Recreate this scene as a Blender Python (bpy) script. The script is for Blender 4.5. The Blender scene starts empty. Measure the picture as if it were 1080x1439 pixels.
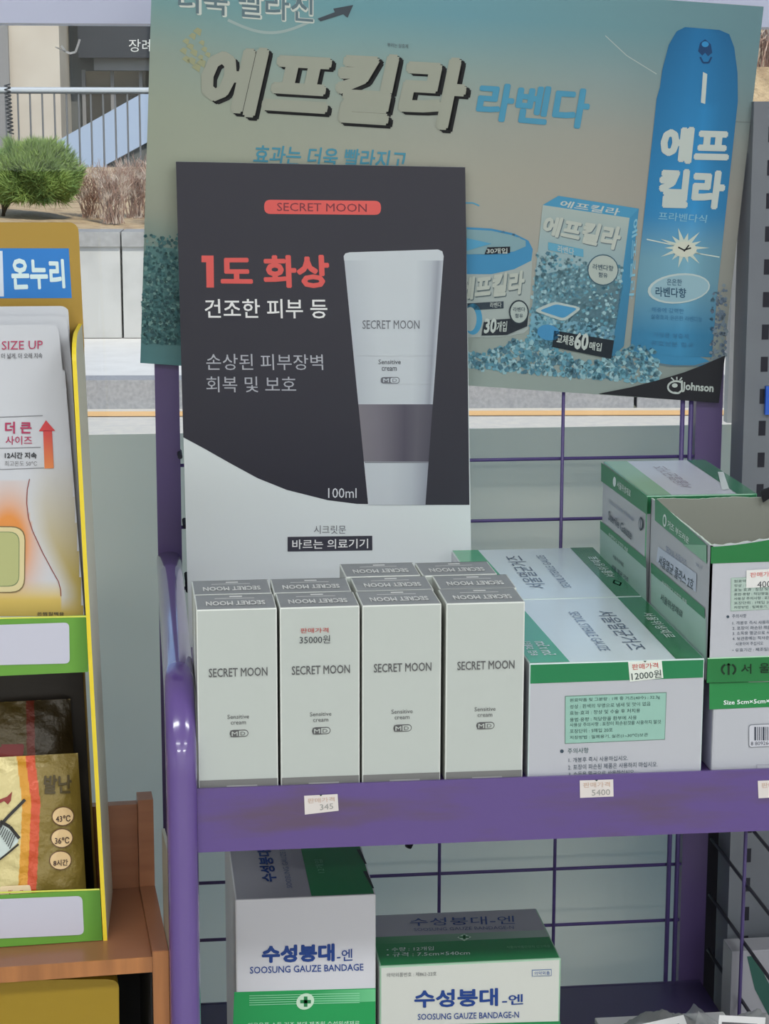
import bpy, bmesh, math, random
import numpy as np
random.seed(7)
rnd = random.random
S = bpy.context.scene
COL = S.collection

# ------------------------------------------------------------------ camera
F = 3000.0
PITCH, YAW, ROLL = [math.radians(a) for a in (11.294, -6.688, 0.129)]
def rot(p, y, r):
    cx, cy, cz = math.cos(p), math.cos(y), math.cos(r)
    sx, sy, sz = math.sin(p), math.sin(y), math.sin(r)
    Rx = np.array([[1,0,0],[0,cx,-sx],[0,sx,cx]]); Rz = np.array([[cz,-sz,0],[sz,cz,0],[0,0,1]])
    Ry = np.array([[cy,0,sy],[0,1,0],[-sy,0,cy]])
    return Rz @ Rx @ Ry
R = rot(PITCH, YAW, ROLL) @ np.array([[1,0,0],[0,0,-1],[0,1,0.]])
CAM = np.array([-0.0369, -1.4675, 1.4283])
SH = 0.93                                   # height of the upper shelf surface
cd = bpy.data.cameras.new('camera'); cam = bpy.data.objects.new('camera', cd); COL.objects.link(cam)
cd.sensor_fit = 'VERTICAL'; cd.sensor_height = 24.0; cd.lens = F / 1439 * 24.0
cd.clip_start = 0.05; cd.clip_end = 500
from mathutils import Matrix, Vector
m = Matrix.Identity(4)
for i in range(3):
    m[i][0] = R[0][i]; m[i][1] = -R[1][i]; m[i][2] = -R[2][i]; m[i][3] = CAM[i]
cam.matrix_world = m
S.camera = cam
# ------------------------------------------------------------------ light and exposure
S.view_settings.view_transform = 'Standard'; S.view_settings.look = 'None'
S.view_settings.gamma = 1; S.view_settings.use_curve_mapping = False
S.view_settings.exposure = 0.0
W = bpy.data.worlds.new('sky'); S.world = W; W.use_nodes = True
nt = W.node_tree; bg = nt.nodes['Background']
sky = nt.nodes.new('ShaderNodeTexSky'); sky.sky_type = 'NISHITA'; sky.sun_disc = False
sky.sun_elevation = math.radians(48); sky.sun_rotation = math.radians(200)
nt.links.new(sky.outputs[0], bg.inputs[0]); bg.inputs[1].default_value = 0.22
def light(name, kind, loc, energy, color=(1,1,1), size=None, rotx=0, rotz=0):
    l = bpy.data.lights.new(name, kind); l.energy = energy; l.color = color
    if size: l.shape = 'RECTANGLE'; l.size, l.size_y = size
    o = bpy.data.objects.new(name, l); o.location = loc; o.rotation_euler = (rotx, 0, rotz); COL.objects.link(o); return o
sun = light('sun', 'SUN', (0,0,20), 3.2, (1,.93,.82), None, math.radians(42), math.radians(22))
sun.data.angle = math.radians(.6)
LAMPS = [(-0.7,-1.4), (-0.7,-3.7), (-0.7,-6.3), (1.3,-1.4), (1.3,-3.7), (1.3,-6.3)]
for x, y in LAMPS:                          # ceiling fluorescent panels of the shop
    light('lamp_light', 'AREA', (x, y, 2.62), {-1.4: 17, -3.7: 17, -6.3: 67}[y], (.96,1,1), (1.15,.28), 0, 0)

# ------------------------------------------------------------------ colour and materials
def lin1(c):
    c = c / 255.0
    return c / 12.92 if c <= .04045 else ((c + .055) / 1.055) ** 2.4
def col(r, g, b, k=1.3):
    return tuple(min(.93, lin1(v) * k) for v in (r, g, b)) + (1.0,)
MATS = {}
def mat(name, base, rough=.5, metal=0, spec=.5, noise=None, bump=None, coat=0):
    if name in MATS: return MATS[name]
    M = bpy.data.materials.new(name); M.use_nodes = True; t = M.node_tree
    b = t.nodes['Principled BSDF']
    b.inputs['Base Color'].default_value = base
    b.inputs['Roughness'].default_value = rough; b.inputs['Metallic'].default_value = metal
    b.inputs['Specular IOR Level'].default_value = spec; b.inputs['Coat Weight'].default_value = coat
    b.inputs['Coat Roughness'].default_value = .08
    tc = t.nodes.new('ShaderNodeTexCoord')
    if noise:                                # (scale, second colour, lo, hi, stretch)
        sc, c2, lo, hi, st = noise
        mp = t.nodes.new('ShaderNodeMapping'); mp.inputs['Scale'].default_value = st
        n = t.nodes.new('ShaderNodeTexNoise'); n.inputs['Scale'].default_value = sc; n.inputs['Detail'].default_value = 6
        r = t.nodes.new('ShaderNodeMapRange'); r.inputs[1].default_value = lo; r.inputs[2].default_value = hi
        mx = t.nodes.new('ShaderNodeMix'); mx.data_type = 'RGBA'
        mx.inputs[6].default_value = base; mx.inputs[7].default_value = c2
        t.links.new(tc.outputs['Object'], mp.inputs[0]); t.links.new(mp.outputs[0], n.inputs[0])
        t.links.new(n.outputs[0], r.inputs[0]); t.links.new(r.outputs[0], mx.inputs[0]); t.links.new(mx.outputs[2], b.inputs['Base Color'])
    if bump:
        n2 = t.nodes.new('ShaderNodeTexNoise'); n2.inputs['Scale'].default_value = bump[0]; n2.inputs['Detail'].default_value = 5
        bp = t.nodes.new('ShaderNodeBump'); bp.inputs['Strength'].default_value = bump[1]; bp.inputs['Distance'].default_value = bump[2]
        t.links.new(tc.outputs['Object'], n2.inputs[0]); t.links.new(n2.outputs[0], bp.inputs['Height']); t.links.new(bp.outputs[0], b.inputs['Normal'])
    MATS[name] = M; return M
def vcmat(name, rough, spec=.5, metal=0, bump=None):
    M = mat(name, (1,1,1,1), rough, metal, spec, bump=bump); t = M.node_tree
    a = t.nodes.new('ShaderNodeAttribute'); a.attribute_name = 'Col'
    t.links.new(a.outputs['Color'], t.nodes['Principled BSDF'].inputs['Base Color'])
    return M
PAPER = vcmat('printed paper', .55, .3)
GLOSS = vcmat('glossy printed card', .28, .5, bump=(9, .25, .004))
CARTON = vcmat('coated carton', .42, .4, bump=(14, .15, .002))
LIDM = vcmat('shiny carton varnish', .2, .75, bump=(14, .12, .002))
FOIL = vcmat('gold foil film', .34, .5, .15, bump=(55, .8, .004))
PURPLE = mat('purple enamel', col(97,75,140,1.02), .32, noise=(7, col(96,76,106,1.02), .5, .66, (1,1,5)), coat=.25)
PURPLE_T = mat('purple enamel tube', col(101,78,146,1.05), .22, coat=.8)
PURPLE_U = mat('purple enamel upright', col(88,72,118,1.0), .35)
PURPLE_SHADE = mat('shaded purple enamel', col(74,64,106,.9), .4)  # lower deck: same purple, with the shadow under the shelf put into the colour
WIRE = mat('purple coated wire', col(84,70,126,1.0), .4)
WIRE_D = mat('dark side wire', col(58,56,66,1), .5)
GREY = mat('grey powder coated steel', col(128,134,142,.85), .4, noise=(6, col(116,120,130,.85), .4, .7, (1,1,1)))
SLOT = mat('dark slot', col(28,28,42,1), .7)
WOOD = mat('brown wood veneer', col(156,104,72,1.1), .33, noise=(5, col(132,84,58,1.1), .35, .7, (1,1,14)))
WOOD_E = mat('light wood edge', col(178,118,70,1.15), .4, noise=(6, col(150,98,60,1.1), .35, .7, (14,14,1)))
YEL = mat('yellow card edge', col(222,192,50,1.25), .45)
BOARD = mat('grey white board', col(176,176,160,1.0), .3)
DARK = mat('dark interior card', col(52,44,36,.8), .7)

# ------------------------------------------------------------------ objects
def empty(name, loc, label, cat, group=None):
    o = bpy.data.objects.new(name, None); o.empty_display_size = .02; COL.objects.link(o); o.location = loc
    o['label'] = label; o['category'] = cat
    if group: o['group'] = group
    return o
def tag(o, label, cat, group=None):
    o['label'] = label; o['category'] = cat
    if group: o['group'] = group
    return o
def origin(p):
    v = Vector((0,0,0))
    while p is not None: v = v + p.location; p = p.parent
    return v
def mesh(name, V, Fc, M, parent=None, cols=None, vcols=None, smooth=False, loc=None, kind=None):
    """V in world coordinates; loc: origin of a top-level mesh"""
    off = origin(parent) if parent else Vector(loc or (0,0,0))
    me = bpy.data.meshes.new(name)
    me.from_pydata([(v[0]-off[0], v[1]-off[1], v[2]-off[2]) for v in V], [], Fc)
    if cols is not None or vcols is not None:
        a = me.color_attributes.new('Col', 'FLOAT_COLOR', 'CORNER')
        buf = []
        for i, p in enumerate(me.polygons):
            for vi in p.vertices: buf.extend(cols[i] if cols is not None else vcols[vi])
        a.data.foreach_set('color', buf)
    if smooth: me.polygons.foreach_set('use_smooth', [True]*len(me.polygons))
    me.materials.append(M); me.update()
    o = bpy.data.objects.new(name, me); COL.objects.link(o)
    if parent: o.parent = parent
    elif loc: o.location = loc
    if kind: o['kind'] = kind
    return o
class MB:
    def __init__(s): s.V = []; s.F = []; s.C = []
    def add(s, V, Fc, c=None):
        n = len(s.V); s.V += [tuple(v) for v in V]; s.F += [tuple(n+i for i in f) for f in Fc]
        s.C += [c]*len(Fc)
    def hexa(s, p, c=None):                 # 8 points: bottom 4 (ccw), top 4
        s.add(p, [(3,2,1,0),(4,5,6,7),(0,1,5,4),(1,2,6,5),(2,3,7,6),(3,0,4,7)], c)
    def box(s, x0,x1,y0,y1,z0,z1, c=None):
        s.hexa([(x0,y0,z0),(x1,y0,z0),(x1,y1,z0),(x0,y1,z0),(x0,y0,z1),(x1,y0,z1),(x1,y1,z1),(x0,y1,z1)], c)
    def tube(s, pts, r, n=8, c=None, cap=True, rs=None, up=(0,0,1), sq=None):
        pts = [np.array(p, float) for p in pts]; rings = []
        for i, p in enumerate(pts):
            d = pts[min(i+1,len(pts)-1)] - pts[max(i-1,0)]; d /= np.linalg.norm(d)
            a = np.array(up, float)
            if abs(d @ a) > .97: a = np.array((1.,0,0)) if abs(d[0]) < .9 else np.array((0,1.,0))
            u = np.cross(d, a); u /= np.linalg.norm(u); w = np.cross(u, d)
            rr = rs[i] if rs else r; ring = []
            for k in range(n):
                t = 2*math.pi*(k+.5)/n; ct, st = math.cos(t), math.sin(t)
                if sq:                      # rounded square section
                    e = sq; ct = math.copysign(abs(ct)**e, ct); st = math.copysign(abs(st)**e, st)
                ring.append(p + rr*(ct*u + st*w))
            rings.append(ring)
        V = [v for q in rings for v in q]; Fc = []
        for i in range(len(pts)-1):
            for k in range(n): Fc.append((i*n+k, i*n+(k+1)%n, (i+1)*n+(k+1)%n, (i+1)*n+k))
        if cap: Fc.append(tuple(range(n))[::-1]); Fc.append(tuple((len(pts)-1)*n+k for k in range(n)))
        s.add(V, Fc, c)
    def build(s, name, M, parent=None, **k):
        cols = s.C if s.C and s.C[0] is not None else None
        return mesh(name, s.V, s.F, M, parent, cols=cols, **k)

# ------------------------------------------------------------------ photo-measured planes
def ray(x, y): return R.T @ np.array([(x-540)/F, (y-719.5)/F, 1.0])
class Plane:
    """a real plane in the room: origin O, unit axes U and V, normal N towards the viewer"""
    def __init__(s, O, U, V, h=None, sub=0):
        s.O = np.array(O, float); s.U = np.array(U, float)/np.linalg.norm(U); s.V = np.array(V, float)/np.linalg.norm(V)
        s.N = np.cross(s.U, s.V); s.N /= np.linalg.norm(s.N); s.h = h; s.c = float(s.U@s.V)
    def uv(s, x, y):
        d = ray(x, y); t = ((s.O-CAM) @ s.N) / (d @ s.N); p = CAM + d*t - s.O
        c = s.c; a = p@s.U; b = p@s.V; k = 1/(1-c*c)
        return ((a-c*b)*k, (b-c*a)*k)
    def at(s, u, v, k=0):
        q = s.h(u, v) if s.h else 0
        return s.O + s.U*u + s.V*v + s.N*(q + .00022*k)
    def px(s, x, y, k=0): return s.at(*s.uv(x, y), k)
def YP(y): return Plane((0,y,SH), (1,0,0), (0,0,1))
def ZP(z): return Plane((0,0,z), (1,0,0), (0,1,0))
def XP(x): return Plane((x,0,SH), (0,-1,0), (0,0,1))        # faces -x

GLY = {}; TXO = []
def glyphs(s, shear=0.0):
    key = (s, shear)
    if key in GLY: return GLY[key]
    if not TXO:
        c = bpy.data.curves.new('lettering', 'FONT'); c.resolution_u = 2; c.fill_mode = 'FRONT'
        TXO.append(bpy.data.objects.new('lettering', c)); COL.objects.link(TXO[0])
    o = TXO[0]; c = o.data; c.body = s; c.shear = shear
    me = bpy.data.meshes.new_from_object(o.evaluated_get(bpy.context.evaluated_depsgraph_get()))
    V = np.array([v.co[:] for v in me.vertices]).reshape(-1,3)[:, :2]; Fc = [tuple(p.vertices) for p in me.polygons]
    bpy.data.meshes.remove(me)
    lo, hi = V.min(0), V.max(0); asp = float((hi-lo)[0]/(hi-lo)[1]); V = (V-lo)/(hi-lo); GLY[key] = (V, Fc, asp); return GLY[key]
class Art:
    """flat print on a plane: coloured polygons and letters, one mesh"""
    def __init__(s, P): s.P = P; s.V = []; s.F = []; s.C = []; s.k = 1
    def uvpoly(s, pts, c, k=None):
        k = s.k if k is None else k; n = len(s.V)
        s.V += [s.P.at(u, v, k) for u, v in pts]
        vc = [c]*len(pts) if not isinstance(c, list) else c
        s.F.append(tuple(range(n, n+len(pts)))); s.C += vc
    def poly(s, pts, c, k=None): s.uvpoly([s.P.uv(*p) for p in pts], c, k)
    def rect(s, x0, y0, x1, y1, c, k=None): s.poly([(x0,y1),(x1,y1),(x1,y0),(x0,y0)], c, k)
    def ell(s, cx, cy, rx, ry, c, k=None, n=24, rotd=0):
        a = math.radians(rotd)
        s.poly([(cx+rx*math.cos(t)*math.cos(a)-ry*math.sin(t)*math.sin(a), cy+rx*math.cos(t)*math.sin(a)+ry*math.sin(t)*math.cos(a)) for t in [-2*math.pi*i/n for i in range(n)]], c, k)
    def rrect(s, q, r, c, k=None):          # q: TL TR BR BL, r corner fraction in px
        pts = []
        q = [np.array(p, float) for p in q]
        for i in (3,2,1,0):
            p = q[i]; a = q[(i+1)%4]; b = q[(i-1)%4]
            da = (a-p)/np.linalg.norm(a-p)*r; db = (b-p)/np.linalg.norm(b-p)*r
            for t in (0,.2,.4,.6,.8,1): pts.append(tuple((1-t)**2*(p+da) + 2*t*(1-t)*p + t*t*(p+db)))
        s.poly(pts, c, k)
    def line(s, pts, w, c, k=None):
        for a, b in zip(pts[:-1], pts[1:]):
            a = np.array(a, float); b = np.array(b, float); d = b-a; d /= max(1e-6, np.linalg.norm(d)); n = np.array((-d[1], d[0]))*w/2
            s.poly([tuple(a+n), tuple(b+n), tuple(b-n), tuple(a-n)][::1], c, k)
    def text(s, t, q, c, off=0.0, k=None, uv=False, shear=0.0):
        """q: TL TR BR BL corners of the lettering (px, or plane coordinates when uv)"""
        k = s.k+1 if k is None else k
        V, Fc, asp = glyphs(t, shear)
        Q = q if uv else [s.P.uv(*p) for p in q]
        TL, TR, BR, BL = [np.array(p, float) for p in Q]
        sh = [(0,0)]
        if off > .009:
            m_ = 4 if off < .03 else 8
            r = off*1.15; sh = [(0,0)]+[(r/asp*math.cos(6.2832*(i+.5)/m_), r*math.sin(6.2832*(i+.5)/m_)) for i in range(m_)]
            if off >= .03: sh += [(x*.5,y*.5) for x,y in sh[1:]]
        g = 1+2*off*1.15 if off > .009 else 1
        for j_, (dx, dy) in enumerate(sh):
            kk = .00022*k + .000014*j_
            n = len(s.V)
            A = ((V[:,0]-.5)/(1+(g-1)/asp)+.5+dx)[:,None]; B = ((V[:,1]-.5)/g+.5+dy)[:,None]
            Pq = (1-B)*((1-A)*BL + A*BR) + B*((1-A)*TL + A*TR)
            if s.P.h: s.V += [s.P.at(p[0], p[1], kk/.00022) for p in Pq]
            else: s.V += list(s.P.O + Pq[:,:1]*s.P.U + Pq[:,1:]*s.P.V + s.P.N*kk)
            s.F += [tuple(n+i for i in f) for f in Fc]; s.C += [c]*len(V)
    def t(s, t, x0, y0, x1, y1, c, off=0.0, k=None, slope=0.0, **kw):
        d = slope*(x1-x0)
        s.text(t, [(x0,y0),(x1,y0+d),(x1,y1+d),(x0,y1)], c, off, k, **kw)
    def build(s, name, M, parent, **k): return mesh(name, s.V, s.F, M, parent, vcols=s.C, **k)
def surf(P, x0, y0, x1, y1, nx, ny, fn, name, M, parent, mask=None, **kw):
    """coloured grid on plane P; corners in px, colour from fn(px, py)"""
    V = []; C = []; Fc = []
    for j in range(ny+1):
        for i in range(nx+1):
            x = x0+(x1-x0)*i/nx; y = y0+(y1-y0)*j/ny
            V.append(P.px(x, y, 1)); C.append(fn(x, y))
    for j in range(ny):
        for i in range(nx):
            if mask and not mask(x0+(x1-x0)*(i+.5)/nx, y0+(y1-y0)*(j+.5)/ny): continue
            a = j*(nx+1)+i; Fc.append((a+nx+1, a+nx+2, a+1, a))
    return mesh(name, V, Fc, M, parent, vcols=C, smooth=kw.pop('smooth', False), **kw)
def lerp(a, b, t): t = max(0., min(1., t)); return tuple(a[i]+(b[i]-a[i])*t for i in range(len(a)))

def carton(x0,x1,y0,y1,z0,z1, fc, name, parent, M=None, bev=.0009):
    bm = bmesh.new(); bmesh.ops.create_cube(bm, size=1)
    for v in bm.verts: v.co = Vector((x0+(v.co.x+.5)*(x1-x0), y0+(v.co.y+.5)*(y1-y0), z0+(v.co.z+.5)*(z1-z0)))
    bmesh.ops.bevel(bm, geom=list(bm.edges), offset=bev, segments=2, affect='EDGES', profile=.6)
    bm.normal_update(); bm.verts.index_update()
    V = [tuple(v.co) for v in bm.verts]; Fc = []; C = []
    edge = fc.get('edge', fc['front'])
    for f in bm.faces:
        n = f.normal; Fc.append(tuple(v.index for v in f.verts))
        if n.y < -.99: c = fc['front']
        elif n.z > .99: c = fc.get('top', fc['front'])
        elif n.x < -.99: c = fc.get('left', fc['front'])
        elif n.x > .99: c = fc.get('right', fc.get('left', fc['front']))
        elif max(abs(n.x),abs(n.y),abs(n.z)) > .99: c = fc.get('back', fc['front'])
        else: c = edge
        C.append(c)
    bm.free()
    return mesh(name, V, Fc, M or CARTON, parent, cols=C)
def copy_tree(o, parent=None):
    c = o.copy(); COL.objects.link(c); c.parent = parent
    for ch in o.children: copy_tree(ch, c)
    return c
def structure(o): o['kind'] = 'structure'; return o
def simple_box(name, x0,x1,y0,y1,z0,z1, M, parent=None):
    b = MB(); b.box(x0,x1,y0,y1,z0,z1); return b.build(name, M, parent)

# ================================================================== SHOP SHELL
WALLM = mat('white painted plaster', (.78,.78,.77,1), .8)
FLOORM = mat('pale vinyl floor', (.42,.40,.37,1), .4)
structure(simple_box('floor', -3.2,3.4,-8.2,.64,-.05,0, FLOORM))
structure(simple_box('ceiling', -3.2,3.4,-8.2,.64,2.7,2.8, WALLM))
structure(simple_box('wall_left', -3.3,-3.2,-8.2,.64,0,2.7, WALLM))
structure(simple_box('wall_right', 3.4,3.5,-8.2,.64,0,2.7, WALLM))
structure(simple_box('wall_back', -3.2,3.4,-8.3,-8.2,0,2.7, WALLM))
b = MB(); b.box(-3.2,3.4,.56,.64,0,.30); b.box(-3.2,-2.4,.56,.64,.30,2.7); b.box(2.9,3.4,.56,.64,.30,2.7); b.box(-2.4,2.9,.56,.64,2.25,2.7)
structure(b.build('wall_front', WALLM))
zb = float(YP(.56).px(100,33)[2])
TRIM = mat('pale lilac window frame', col(182,186,210,1.3), .35)
structure(simple_box('trim_1', -2.4,2.9,.555,.64,zb,zb+.10, TRIM))
# window: clear pane above, pale green frosted film on the lower part
GL = bpy.data.materials.new('window glass'); GL.use_nodes = True; t = GL.node_tree; t.nodes.clear()
o_ = t.nodes.new('ShaderNodeOutputMaterial'); tr = t.nodes.new('ShaderNodeBsdfTransparent'); gs = t.nodes.new('ShaderNodeBsdfGlossy'); mx = t.nodes.new('ShaderNodeMixShader'); fr = t.nodes.new('ShaderNodeFresnel')
tr.inputs[0].default_value = (.95,.975,.97,1); gs.inputs['Roughness'].default_value = .02; fr.inputs[0].default_value = 1.35
t.links.new(fr.outputs[0], mx.inputs[0]); t.links.new(tr.outputs[0], mx.inputs[1]); t.links.new(gs.outputs[0], mx.inputs[2]); t.links.new(mx.outputs[0], o_.inputs[0])
win = structure(simple_box('window_1', -2.4,2.9,.600,.606,.30,2.25, GL))
FILM = bpy.data.materials.new('frosted film'); FILM.use_nodes = True; t = FILM.node_tree; t.nodes.clear()
o_ = t.nodes.new('ShaderNodeOutputMaterial'); df = t.nodes.new('ShaderNodeBsdfDiffuse'); tl = t.nodes.new('ShaderNodeBsdfTranslucent'); mx = t.nodes.new('ShaderNodeMixShader')
df.inputs[0].default_value = (.88,.84,.68,1); tl.inputs[0].default_value = (.76,.95,.92,1); mx.inputs[0].default_value = .42
t.links.new(df.outputs[0], mx.inputs[1]); t.links.new(tl.outputs[0], mx.inputs[2]); t.links.new(mx.outputs[0], o_.inputs[0])
zf = float(YP(.575).px(500,605)[2])
b = MB(); b.add([(-2.4,.575,.30),(2.9,.575,.30),(2.9,.575,zf),(-2.4,.575,zf)], [(0,1,2,3)]); film = b.build('frosted_film', FILM, win)
# ceiling lamps
LM = bpy.data.materials.new('lamp diffuser'); LM.use_nodes = True
LM.node_tree.nodes['Principled BSDF'].inputs['Emission Color'].default_value = (1,1,1,1); LM.node_tree.nodes['Principled BSDF'].inputs['Emission Strength'].default_value = 3
for i, (x, y) in enumerate(LAMPS):
    e = empty('ceiling_lamp', (x,y,2.64), 'long white ceiling lamp '+['nearest the display stand on the left','in the middle of the left row','at the back of the left row','nearest the display stand on the right','in the middle of the right row','at the back of the right row'][i], 'lamp', 'ceiling lamps')
    simple_box('lamp_housing', x-.62,x+.62,y-.17,y+.17,2.66,2.70, WALLM, e)
    simple_box('lamp_diffuser', x-.58,x+.58,y-.14,y+.14,2.645,2.66, LM, e)

# ================================================================== OUTDOORS
th = math.radians(-5)
OU = np.array([math.cos(th), math.sin(th), 0]); OV = np.array([-math.sin(th), math.cos(th), 0])
def OP(y0): return Plane(np.array((0,y0,0))+0*OU, OU, (0,0,1))      # rotated vertical planes outdoors
def ob(b, P, u0,u1,v0,v1, d, c=None):       # block on plane P, thickness d behind it
    back = -P.N*d
    p = [P.at(u0,v0), P.at(u1,v0), P.at(u1,v0)+back, P.at(u0,v0)+back]
    q = [P.at(u0,v1), P.at(u1,v1), P.at(u1,v1)+back, P.at(u0,v1)+back]
    b.hexa(p+q, c)
ROADM = mat('pale asphalt', col(206,198,184,1.0), .9, noise=(20, col(190,184,176,1.0), .3,.7,(1,1,1)))
PAVEM = mat('bright pavement', col(214,210,204,1.0), .9, noise=(8, col(204,200,194,1.0), .3,.7,(1,1,1)))
KERBM = mat('granite', col(158,158,160,.95), .9, noise=(60, col(140,140,143,.9), .3,.7,(1,1,1)))
WALLC = mat('pale concrete', col(184,182,178,.95), .9, noise=(3, col(164,162,158,.95), .45,.7,(1,1,1)))
CAPM = mat('grey concrete cap', col(160,158,156,.95), .9, noise=(30, col(144,142,140,.95), .3,.7,(1,1,1)))
SAND = mat('sandy soil', col(198,172,136,.9), 1, noise=(9, col(160,134,104,.9), .45,.7,(1,1,1)), bump=(30,.6,.03))
LINEM = mat('orange road line', col(222,176,118,1.0), .9)
b = MB(); P = OP(8.10); ku = 8
g0 = P.at(-ku,0); g1 = P.at(ku,0)
b.add([(-9,.66,0),(9,.66,0),tuple(g1),tuple(g0),(-9,.66,-.1),(9,.66,-.1),tuple(g1-[0,0,.1]),tuple(g0-[0,0,.1])], [(0,1,2,3),(7,6,5,4),(0,4,5,1),(3,2,6,7)])
structure(b.build('road', ROADM))
b = MB(); P2 = OP(7.86)
n = -P2.N
b.add([P2.at(-ku,.004), P2.at(ku,.004), P2.at(ku,.004)+n*.14, P2.at(-ku,.004)+n*.14], [(0,1,2,3)])
structure(b.build('road_line', LINEM))
kz = .129
kerb = empty('kerb', tuple(P.at(0,0)), 'grey granite kerb along the road edge outside the window', 'kerb')
kb = MB(); ob(kb, P, 0,.985,0,kz,.16)
k0 = None
for i in range(-5, 7):
    u = i*1.0+.22
    b = MB(); ob(b, P, u, u+.985, 0, kz+.002*(i%2), .16); b.build('kerb_stone', KERBM, kerb)
PW = OP(9.76)
b = MB(); ob(b, OP(8.26), -ku,ku,0,kz-.004,1.7); structure(b.build('sidewalk', PAVEM))
rw = empty('retaining_wall', tuple(PW.at(0,kz)), 'low pale concrete retaining wall behind the sidewalk', 'wall')
wt = .606; ct = .682
uj = PW.uv(171,400)[0]
for i in range(-4, 6):
    u = uj + i*1.5
    b = MB(); ob(b, PW, u+.006, u+1.494, kz, wt, .2); b.build('concrete_panel', WALLC, rw)
    b = MB(); ob(b, OP(9.74), u+.004, u+1.496, wt, ct, .24); b.build('coping', CAPM, rw)
# sandy bed with a raised part on the right
V = []; Fc = []; nx, ny = 60, 14
for j in range(ny+1):
    for i in range(nx+1):
        u = -6+12*i/nx; d = 9.9+4.5*j/ny
        q = np.array((0,d,0))+OU*u
        z = ct-.02+.035*(d-9.9)+.03*math.sin(u*3.1+d)+ (rnd()-.5)*.02
        if u > 2.6: z += min(1.0,(u-2.6)*.9)
        V.append((q[0],q[1],z))
for j in range(ny):
    for i in range(nx): a = j*(nx+1)+i; Fc.append((a,a+1,a+nx+2,a+nx+1))
structure(mesh('planting_bed', V, Fc, SAND, smooth=True))
# pine shrub
PINE = mat('pine needles', col(150,172,92,1.1), .7, noise=(7, col(96,124,64,1.0), .35,.65,(1,1,1)))
BARK = mat('dark bark', col(70,58,48,.8), .9)
def needle_ball(name, parent, cx, cy, cz, rx, ry, rz, n, M, L=.05, w=.0035):
    V = []; Fc = []
    for i in range(n):
        while True:
            p = np.array([rnd()*2-1 for _ in range(3)])
            if .25 < p@p < 1 and p[2] > -.55: break
        q = p/np.linalg.norm(p); s = .8+.2*math.sin(q[0]*7+q[2]*5)*math.cos(q[1]*6)
        c = np.array((cx,cy,cz)) + p*np.array((rx,ry,rz))*s
        for _ in range(2):
            d = q*.6 + np.array([rnd()-.5, rnd()-.5, rnd()*.9-.1]); d /= np.linalg.norm(d)
            a = np.cross(d, [rnd()-.5,rnd()-.5,rnd()-.5]); a /= np.linalg.norm(a); m_ = len(V); l = L*(.6+.8*rnd())
            V += [c-a*w, c+a*w, c+d*l]; Fc.append((m_,m_+1,m_+2))
    return mesh(name, V, Fc, M, parent, kind='stuff')
PS = OP(10.6)
c0 = PS.px(45,245)
pine = empty('pine_shrub', (c0[0],c0[1],ct), 'round clipped green pine shrub on the sandy bed outside', 'shrub')
needle_ball('foliage', pine, c0[0],c0[1],c0[2]-.03, .29,.28,.235, 15000, PINE)
b = MB(); b0 = PS.px(2,300)
b.tube([(b0[0],b0[1],ct-.03),(b0[0]+.02,b0[1],ct+.1),(c0[0]-.04,c0[1],c0[2]-.02)], .03, 8, rs=[.035,.028,.015])
for k in range(6): b.tube([(b0[0]+.02,b0[1],ct+.1),(c0[0]-.15+.07*k,c0[1]+.1*(rnd()-.5),c0[2]-.02+.05*rnd())], .012, 6, rs=[.014,.006])
b.build('trunk', BARK, pine)
# dry shrubs
TWIG = mat('dry brown twigs', col(160,128,112,.95), .9, noise=(14, col(206,190,176,1.0), .48,.6,(1,1,1)))
def dry(px_, y0, h, n, label, rx=.16, dp=0):
    p0 = OP(10.6+dp).px(px_, y0)
    V = MB()
    for i in range(n):
        a = rnd()*6.28; r = rnd()*rx*.4
        x, y, z = p0[0]+r*math.cos(a), p0[1]+r*math.sin(a), ct-.01; pts = [(x,y,z)]; dx, dy = (rnd()-.5)*rx*.8, (rnd()-.5)*rx*.8
        for s_ in range(5):
            x += dx/3+(rnd()-.5)*.03; y += dy/3+(rnd()-.5)*.03; z += h/5*(.6+.5*rnd()); pts.append((x,y,z))
        V.tube(pts, .002, 3, rs=[.0026,.0023,.002,.0018,.0014,.001])
        for s_ in (2,3,4):
            q = pts[s_]; V.tube([q,(q[0]+(rnd()-.5)*.1,q[1]+(rnd()-.5)*.1,q[2]+.02+.05*rnd())], .0013, 3)
            V.tube([q,(q[0]+(rnd()-.5)*.08,q[1]+(rnd()-.5)*.08,q[2]+.02+.04*rnd())], .0013, 3)
    e = empty('dry_shrub', (p0[0],p0[1],ct), label, 'shrub', 'dry leafless shrubs beside the railing')
    V.build('twigs', TWIG, e, kind='stuff')
dry(128, 292, .34, 60, 'dry leafless brown shrub next to the green pine shrub', dp=.35)
dry(160, 296, .36, 70, 'dry leafless brown shrub between two others outside the window')
dry(192, 294, .38, 70, 'dry leafless brown shrub nearest to the left edge of the big poster', dp=.4)
dry(232, 294, .38, 50, 'dry leafless brown shrub seen past the big poster edge')
q = OP(8.9).px(1078,88)
e = empty('dry_shrub', (q[0],q[1],q[2]-.1), 'greyish dry shrub above the sand at the top right corner', 'shrub')
V = MB()
for i in range(160):
    x = q[0]-.12+rnd()*.4; y = q[1]+rnd()*.2; V.tube([(x,y,q[2]-.1),(x+(rnd()-.5)*.1,y,q[2]+.1),(x+(rnd()-.5)*.2,y,q[2]+.28*rnd()+.05)], .004, 3)
V.build('twigs', TWIG, e, kind='stuff')
q0 = OP(8.8).px(1052,141); q1 = OP(8.8).px(1052,94)
b = MB(); ob(b, OP(8.8), OP(8.8).uv(1052,141)[0], OP(8.8).uv(1052,141)[0]+1.2, kz, float(q1[2]), .5)
o = b.build('raised_sand_planter', SAND); tag(o, 'sand coloured raised bed outside at the upper right edge', 'planter')
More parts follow.
